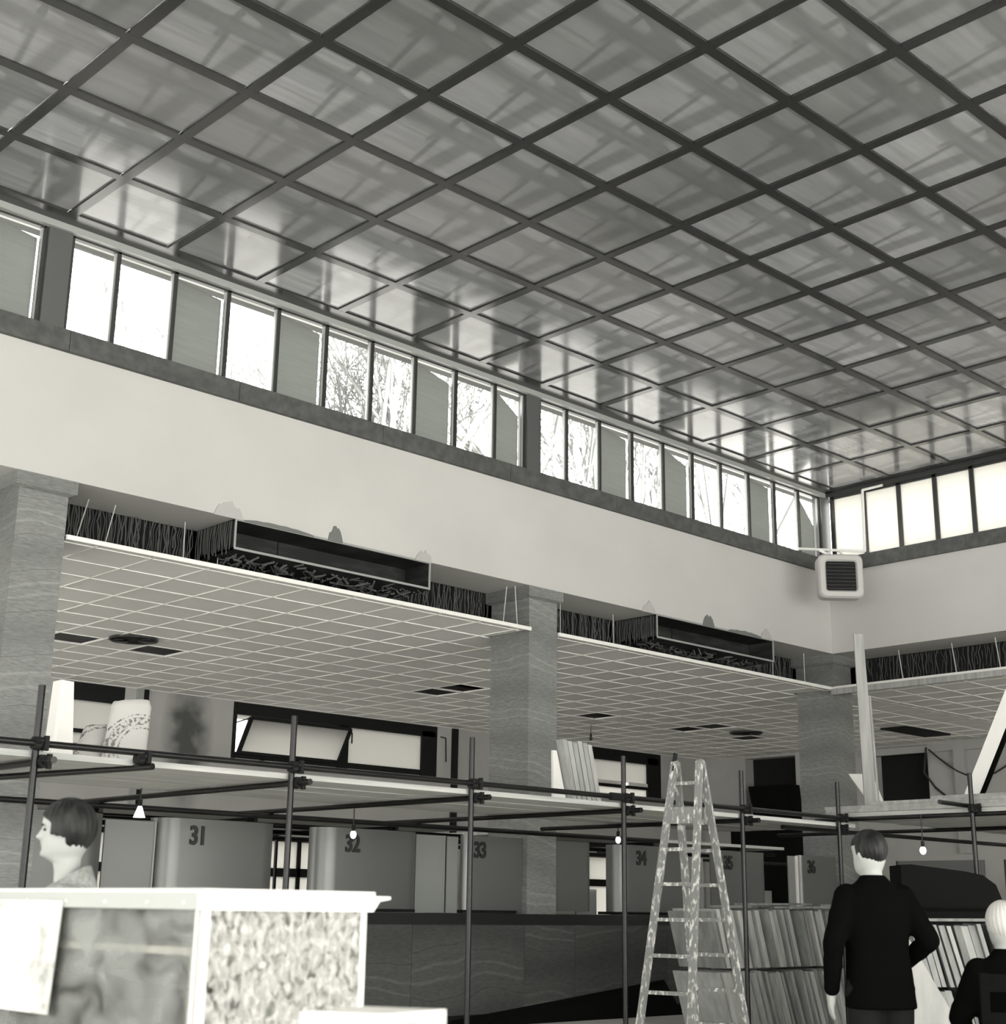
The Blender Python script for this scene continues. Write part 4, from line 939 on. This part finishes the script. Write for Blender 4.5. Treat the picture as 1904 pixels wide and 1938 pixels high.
def head_mesh(base, fwd, hh=.23):
    # lofted head and neck: base = chin level under the skull centre, fwd = facing direction
    f = Vector(fwd).normalized(); s_ = Vector((0, 0, 1)).cross(f).normalized(); up = f.cross(s_); base = Vector(base)
    rows = [(-.45, .12, -.31, .25), (-.25, .13, -.32, .245), (-.10, .16, -.33, .25), (-.02, .30, -.33, .26), (.03, .385, -.34, .28), (.09, .40, -.37, .315), (.18, .40, -.42, .345), (.26, .395, -.46, .36),
            (.34, .39, -.485, .365), (.42, .385, -.505, .37), (.5, .385, -.52, .38), (.58, .41, -.53, .385), (.66, .425, -.53, .385), (.76, .40, -.52, .375), (.85, .33, -.47, .335), (.92, .23, -.39, .27), (.97, .10, -.27, .17), (1.0, -.08, -.10, .03)]
    n = 56; vs = []; g = lambda x, m, s: math.exp(-((x - m) / s) ** 2)
    fine = []
    for a_, b_ in zip(rows[:-1], rows[1:]):
        for t_ in (0, .25, .5, .75): fine.append(tuple(p_ + (q_ - p_) * t_ for p_, q_ in zip(a_, b_)))
    rows = fine + [rows[-1]]
    for z, fr, bk, wd in rows:
        c = (fr + bk) / 2; rx = (fr - bk) / 2
        for i in range(n):
            a = 2 * pi * i / n; ca, sa = math.cos(a), math.sin(a); aa = math.atan2(sa, ca)
            x = c + rx * math.copysign(abs(ca) ** .85, ca); y = wd * math.copysign(abs(sa) ** .9, sa)
            fz = g(aa, 0, .26)
            x += fz * (.125 * g(z, .365, .05) + .085 * g(z, .43, .07) + .04 * g(z, .5, .06) + .028 * g(z, .21, .028) + .045 * g(z, .262, .022) + .045 * g(z, .06, .05) - .02 * g(z, .15, .03) - .02 * g(z, .235, .012))
            x -= .045 * (g(aa, .55, .25) + g(aa, -.55, .25)) * g(z, .5, .06)
            y += math.copysign(.06, sa) * (g(abs(aa), 1.72, .16)) * g(z, .42, .11)
            vs.append(base + (f * x + s_ * y + up * z) * hh)
    fs = [(j * n + i, j * n + (i + 1) % n, (j + 1) * n + (i + 1) % n, (j + 1) * n + i) for j in range(len(rows) - 1) for i in range(n)] + [tuple(range(n - 1, -1, -1)), tuple(range((len(rows) - 1) * n, len(rows) * n))]
    return vs, fs
def hair_mesh(base, fwd, hh, keep, rad=(.60, .47, .56), ctr=(-.09, 0, .60), noise=.02, seed=1):
    f = Vector(fwd).normalized(); s_ = Vector((0, 0, 1)).cross(f).normalized(); up = f.cross(s_); base = Vector(base); rnd = random.Random(seed)
    nu, nv = 110, 70; vs = []
    for j in range(nv + 1):
        t = pi * j / nv - pi / 2
        for i in range(nu):
            a = 2 * pi * i / nu; x = ctr[0] + rad[0] * math.cos(t) * math.cos(a); y = rad[1] * math.cos(t) * math.sin(a); z = ctr[2] + rad[2] * math.sin(t)
            k = keep(x, y, z); q = 1 + noise * .35 * rnd.uniform(-1, 1) * k + noise * .6 * math.sin(23 * a + 5 * z) * k
            m = .70 + .30 * k
            vs.append(base + (f * (ctr[0] + (x - ctr[0]) * m * q) + s_ * (y * m * q) + up * (ctr[2] + (z - ctr[2]) * m * q)) * hh)
    fs = [(j * nu + i, j * nu + (i + 1) % nu, (j + 1) * nu + (i + 1) % nu, (j + 1) * nu + i) for j in range(nv) for i in range(nu)]
    return vs, fs
def join_mesh(o, vs, fs):
    bm = bmesh.new(); bm.from_mesh(o.data); off = o.matrix_basis.translation + (o.parent.matrix_basis.translation if o.parent else Vector((0, 0, 0)))
    nv = [bm.verts.new(Vector(v) - off) for v in vs]
    for f in fs:
        try: fc = bm.faces.new([nv[i] for i in f]); fc.smooth = True
        except ValueError: pass
    bm.to_mesh(o.data); bm.free()
def remesh(o, vox):
    md = o.modifiers.new('re', 'REMESH'); md.mode = 'VOXEL'; md.voxel_size = vox; md.use_smooth_shade = True
    s2 = o.modifiers.new('smo', 'SMOOTH'); s2.iterations = 2; s2.factor = .4
    mt = o.data.materials[0]; me = bpy.data.meshes.new_from_object(o.evaluated_get(bpy.context.evaluated_depsgraph_get()))
    o.modifiers.clear(); o.data = me; me.materials.clear(); me.materials.append(mt)
    bm = bmesh.new(); bm.from_mesh(me); left_ = set(bm.verts); best = []          # keep the one connected surface
    while left_:
        st = [left_.pop()]; comp = list(st)
        while st:
            v = st.pop()
            for e in v.link_edges:
                u = e.other_vert(v)
                if u in left_: left_.discard(u); st.append(u); comp.append(u)
        if len(comp) > len(best): best = comp
    keep_ = set(best); bmesh.ops.delete(bm, geom=[v for v in bm.verts if v not in keep_], context='VERTS'); bm.to_mesh(me); bm.free()
    for p in me.polygons: p.use_smooth = True
def hand_joints(J, B, wrist, dirv, side, pre, curl=.5):
    # palm, four fingers and a thumb as short chains rooted in the palm
    w_ = Vector(wrist); d = Vector(dirv).normalized(); a = Vector(side).normalized(); n = d.cross(a).normalized()
    J[pre + 'palm'] = (w_ + d * .045, (.030, .020)); B.append((pre + 'wrist', pre + 'palm'))
    for k, (off, ln) in enumerate(((.030, .070), (.010, .080), (-.010, .074), (-.029, .058))):
        p0 = w_ + d * .085 + a * off; p1 = p0 + (d + n * curl * .35).normalized() * ln * .5; p2 = p1 + (d + n * curl * 1.2).normalized() * ln * .5
        for m, (p, r) in enumerate(((p0, .0105), (p1, .009), (p2, .008))):
            J['%sf%d%d' % (pre, k, m)] = (p, r); B.append((pre + 'palm' if m == 0 else '%sf%d%d' % (pre, k, m - 1), '%sf%d%d' % (pre, k, m)))
    t0 = w_ + d * .035 + a * .035; t1 = t0 + (d * .7 + a * .7 + n * .2).normalized() * .035; t2 = t1 + (d + a * .2 + n * .3).normalized() * .03
    for m, (p, r) in enumerate(((t0, .013), (t1, .011), (t2, .009))):
        J['%st%d' % (pre, m)] = (p, r); B.append((pre + 'palm' if m == 0 else '%st%d' % (pre, m - 1), '%st%d' % (pre, m)))
def person(name, foot, fwd, lab, hgt, head_fwd, arms, cloth, legcloth, hair, lean=0.0, seated=False, collar=True, hair_keep=None, hair_rad=(.60, .47, .56), hair_ctr=(-.09, 0, .60), head_off=(0, 0), neck=.0):
    f = Vector(fwd).normalized(); s_ = Vector((0, 0, 1)).cross(f).normalized(); F = Vector(foot); k = hgt / 1.75
    def P(x, y, z): return F + f * x * k + s_ * y * k + Vector((0, 0, z * k))
    root = thing(name, F, lab, 'person')
    hip = .93 if not seated else .50
    def up(z): return z if not seated else z - .43
    J = {'pelvis': (P(0, 0, hip), (.14 * k, .11 * k)), 'waist': (P(.01 + lean * .3, 0, up(1.10)), (.135 * k, .10 * k)), 'chest': (P(.01 + lean * .7, 0, up(1.28)), (.13 * k, .095 * k)), 'neckb': (P(lean, 0, up(1.42)), (.06 * k, .06 * k)), 'neck': (P(lean + .015, 0, up(1.53)), .055 * k)}
    B = [('pelvis', 'waist'), ('waist', 'chest'), ('chest', 'neckb'), ('neckb', 'neck')]
    for sd, nm in ((1, 'l'), (-1, 'r')):
        J[nm + 'sh'] = (P(lean, .165 * sd, up(1.365)), .052 * k); B.append(('chest', nm + 'sh'))
        e, w_ = arms[nm]
        J[nm + 'el'] = (P(*[e[0], e[1], up(e[2])]), .043 * k); J[nm + 'wrist'] = (P(*[w_[0], w_[1], up(w_[2])]), .029 * k)
        B += [(nm + 'sh', nm + 'el'), (nm + 'el', nm + 'wrist')]
        wd = (J[nm + 'wrist'][0] - J[nm + 'el'][0]).normalized()
        hand_joints(J, B, J[nm + 'wrist'][0], wd, (f + wd * -f.dot(wd)), nm)
        if seated:
            J[nm + 'kn'] = (P(.44, .10 * sd, .50), .06 * k); J[nm + 'an'] = (P(.46, .10 * sd, .08), .042 * k); J[nm + 'to'] = (P(.62, .11 * sd, .04), .035 * k)
        else:
            J[nm + 'kn'] = (P(.02, .10 * sd, .50), .058 * k); J[nm + 'an'] = (P(-.02, .10 * sd, .08), .042 * k); J[nm + 'to'] = (P(.14, .12 * sd, .04), .036 * k)
        J[nm + 'hp'] = (P(0, .095 * sd, hip - .05), .088 * k)
        B += [('pelvis', nm + 'hp'), (nm + 'hp', nm + 'kn'), (nm + 'kn', nm + 'an'), (nm + 'an', nm + 'to')]
    body = skinned('body', J, B, 'skin', root, F, 1)
    hb = P(lean + .04 + head_off[0], head_off[1], up(1.52 + neck)); hf = Vector(head_fwd)
    vs, fs = head_mesh(hb, hf, .228 * k); join_mesh(body, vs, fs); remesh(body, .006)
    # clothing: jacket lofted over the torso with sleeves, trousers with separate legs
    def fuse(nm, mbs, mt, vox):
        o = mbs.obj(nm, mt, root, loc=F); remesh(o, vox); return o
    def ring(x, y, z, a, b, n=28):
        return [P(x + a * math.copysign(abs(math.cos(2 * pi * i / n)) ** .8, math.cos(2 * pi * i / n)), y + b * math.copysign(abs(math.sin(2 * pi * i / n)) ** .8, math.sin(2 * pi * i / n)), z) for i in range(n)]
    def limb(mb, pts):
        for (p, r), (q, r2) in zip(pts[:-1], pts[1:]):
            m = 5
            for t in range(m): mb.tube(Vector(p).lerp(q, t / m), Vector(p).lerp(q, (t + 1) / m + .02), r + (r2 - r) * t / m + .004 * math.sin(t * 2.4 + p[2] * 31), 14, r + (r2 - r) * (t + 1) / m)
            mb.sphere(q, r2, r2, r2, 14, 8)
        p, r = pts[0]; mb.sphere(p, r, r, r, 14, 8)
    hem = .76 if not seated else .50
    prof = [(hem, -.005, .145, .205), (hem + .06, 0, .142, .20)] + ([(.95, 0, .135, .19)] if not seated else []) + [(up(1.08), .005 + lean * .3, .125, .18), (up(1.20), .005 + lean * .5, .132, .192), (up(1.31), lean * .8, .135, .205), (up(1.385), lean - .005, .122, .205), (up(1.43), lean - .005, .10, .165)] + ([(up(1.462), lean - .005, .082, .105), (up(1.488), lean + .0, .072, .08), (up(1.505), lean + .005, .066, .072)] if not neck else [(up(1.45), lean - .01, .085, .12), (up(1.462), lean - .012, .07, .08)])
    jb = loft([ring(x, 0, z, a, b) for z, x, a, b in prof])
    for nm, sd in (('l', 1), ('r', -1)):
        limb(jb, [(P(lean - .008, .165 * sd, up(1.375)), .082 * k), (J[nm + 'el'][0], .062 * k), (J[nm + 'el'][0].lerp(J[nm + 'wrist'][0], .90), .047 * k)])
    fuse('jacket', jb, cloth, .011)
    tb = MB()
    for nm in 'lr':
        limb(tb, [(J[nm + 'hp'][0], .108 * k), (J[nm + 'kn'][0], .082 * k), (J[nm + 'kn'][0].lerp(J[nm + 'an'][0], .95), .075 * k)])
    tb.sphere(P(0, 0, hip), .125 * k, .125 * k, .10 * k, 16, 10)
    fuse('trousers', tb, legcloth, .012)
    sh = skinned('shoes', {'la': (J['lan'][0] + Vector((0, 0, -.03)), .05), 'lt': (J['lto'][0], .042), 'ra': (J['ran'][0] + Vector((0, 0, -.03)), .05), 'rt': (J['rto'][0], .042)}, [('la', 'lt'), ('ra', 'rt')], 'dark_wood', root, F, 1)
    hv, hfc = hair_mesh(hb, hf, .228 * k, hair_keep, hair_rad, hair_ctr)
    MB().add(hv, hfc).obj('hair', hair, root, smooth=True)
    es = Vector((0, 0, 1)).cross(hf.normalized()).normalized(); eu = hf.normalized().cross(es)
    for sd in (-1, 1):
        c_ = hb + (hf.normalized() * .325 + es * .165 * sd + eu * .50) * .228 * k
        MB().sphere(c_, .009, .009, .0055, 10, 6).obj('eye', 'hair_dark', root, smooth=True)
        c_ = c_ + (hf.normalized() * .045 + eu * .085) * .228 * k
        MB().bar(c_ - es * .018, c_ + es * .018, .006, .006).obj('eyebrow', 'hair_dark', root)
    return root, P, hb
sst = lambda e0, e1, x: (lambda t: t * t * (3 - 2 * t))(min(1, max(0, (x - e0) / (e1 - e0))))
# woman in profile behind the show case
def wkeep(x, y, z):    # fringe over the brow, side covering the ear, short nape
    front = -.10 + .30 * sst(.33, .41, z) + .26 * sst(.60, .80, z)
    return (1 - sst(front - .03, front + .04, x)) * sst(-.04, .05, z + .03 * math.sin(14 * x))
left = -Vector((Rr.x, Rr.y, 0)).normalized()
AD = {'l': ((-.02, .26, 1.14), (.10, .24, .92)), 'r': ((-.02, -.26, 1.14), (.10, -.24, .92))}
wo_, WP, whb = person('person', (2.672, 5.197, 0), left, 'person with short dark hair and grey tweed coat in profile behind the show case', 1.585, left + Vector((.0, -.06, 0)), AD, 'coat', 'coat', 'hair_dark', hair_keep=wkeep, hair_rad=(.53, .47, .535), hair_ctr=(-.055, 0, .565), lean=.0, neck=.04)
# turned-up collar
cbm = MB(); n = 18; vs = []
for zb, zs, r1, r2 in ((1.36, 0, .150, .155), (1.478, .052, .088, .094), (1.478, .052, .076, .082), (1.36, 0, .125, .13)):
    for i in range(n):
        a = 2 * pi * i / n; fr = max(0, math.cos(a)); vs.append(WP(.005 + (r1 + (.05 * fr if zs else .01 * fr)) * math.cos(a), r2 * math.sin(a), zb - zs * math.cos(a) - .02 * fr))
cbm.add(vs, [(j * n + i, j * n + (i + 1) % n, ((j + 1) % 4) * n + (i + 1) % n, ((j + 1) % 4) * n + i) for j in range(4) for i in range(n)]).obj('collar', 'coat', wo_, smooth=True)
# man seen from behind
away = Vector((.60, .80, 0))
def mkeep(x, y, z): return (1 - sst(.20, .30, x + (0 if z > .7 else .25))) * sst(.12, .22, z + (.0 if x < -.1 else -.22))
MD = {'l': ((-.03, .275, 1.12), (.06, .27, .84)), 'r': ((-.06, -.29, 1.14), (.17, -.22, 1.00))}
person('person', (7.33, 4.60, 0), away, 'person in a dark jacket standing with back turned in front of the boards', 1.70, Vector((.35, .93, -.10)), MD, 'jacket', 'trousers', 'hair_dark', hair_keep=mkeep, hair_rad=(.56, .43, .50), hair_ctr=(-.07, 0, .60), lean=.02)
# seated man at the frame edge
SD = {'l': ((.05, .28, 1.13), (.28, .20, 1.02)), 'r': ((.05, -.28, 1.13), (.28, -.20, 1.02))}
person('person', (7.80, 4.06, 0), Vector((.75, .66, 0)), 'pale-haired person in a dark jacket seated on the wooden chair', 1.74, Vector((.8, .55, 0)), SD, 'jacket', 'trousers', 'hair_pale', seated=True, hair_keep=mkeep, hair_rad=(.56, .43, .50), hair_ctr=(-.07, 0, .60), lean=.02)
# dark wooden chair under him
chx = Vector((7.75, 4.02)); cf = Vector((.75, .66)).normalized(); cs = Vector((-cf.y, cf.x))
ch = thing('wooden_chair', (chx.x, chx.y, 0), 'dark wooden chair carrying the seated person', 'chair')
def CP(u, v, z): q = chx + cf * u + cs * v; return (q.x, q.y, z)
MB().hexa([CP(-.2, -.22, .42), CP(.25, -.22, .42), CP(.25, .22, .42), CP(-.2, .22, .42)], [CP(-.2, -.22, .45), CP(.25, -.22, .45), CP(.25, .22, .45), CP(-.2, .22, .45)]).obj('seat', 'dark_wood', ch)
for u, v, zt, tl in ((-.21, -.22, .95, -.07), (-.21, .22, .95, -.07), (.23, -.2, .42, 0), (.23, .2, .42, 0)): MB().bar(CP(u, v, 0), CP(u + tl, v, zt), .045, .035).obj('leg', 'dark_wood', ch)
for z, h in ((.90, .09), (.72, .06), (.56, .05)): MB().bar(CP(-.21 - .07 * z / .95, -.22, z), CP(-.21 - .07 * z / .95, .22, z), .025, h).obj('back_rail', 'dark_wood', ch)

# ------------------------------------------------------------------ trees outside the clerestory
def tree(x, y, h, lab, seed, leafy):
    rnd = random.Random(seed); t = thing('tree', (x, y, 0), lab, 'tree', 'trees outside the clerestory'); br = MB(); tips = []
    def grow(p, d, l, r, lv):
        q = p + d * l; br.tube(p, q, r, 6 if lv < 2 else 4, r * .68)
        if lv >= 5: tips.append(q); return
        for k in range(3 if lv else 5):
            nd = (d + Vector((rnd.uniform(-1, 1), rnd.uniform(-1, 1), rnd.uniform(-.25, .7))) * (.62 if lv else .5)).normalized(); grow(p + d * l * rnd.uniform(.6, 1), nd, l * rnd.uniform(.62, .82), r * .6, lv + 1)
            if lv > 3: tips.append(q)
    grow(Vector((x, y, 0)), Vector((rnd.uniform(-.05, .05), rnd.uniform(-.05, .05), 1)), h * .42, .22, 0)
    br.obj('branches', 'bark', t)
    if leafy:
        lf = MB()
        for q in tips:
            for k in range(leafy):
                c = q + Vector((rnd.gauss(0, .35), rnd.gauss(0, .35), rnd.gauss(0, .35))); a = Vector((rnd.uniform(-1, 1), rnd.uniform(-1, 1), rnd.uniform(-1, 1))).normalized(); b = a.orthogonal().normalized(); s_ = rnd.uniform(.06, .11)
                lf.add([c - a * s_, c + b * s_ * .6, c + a * s_, c - b * s_ * .6], [(0, 1, 2, 3)])
        tag(lf.obj('foliage', 'leaf', t), kind='stuff')
tree(20.6, 26.0, 15.5, 'pale leafy tree outside the middle clerestory panes', 21, 7)
tree(23.8, 26.6, 16.0, 'pale leafy tree with forked trunk seen near the second dark pillar', 33, 5)
tree(28.2, 27.5, 16.5, 'bare branched tree outside just past the second dark pillar', 12, 0)
tree(14.2, 27.0, 14.2, 'sparse tree outside the nearest clear clerestory panes', 8, 1)
tree(33.5, 27.0, 15.2, 'thin leafy tree outside the farthest clerestory panes', 4, 1)
struct(MB().box(-60, 120, YR + .4, 120, -.3, -.05).obj('ground', 'roof'), 'ground outside beyond the building')
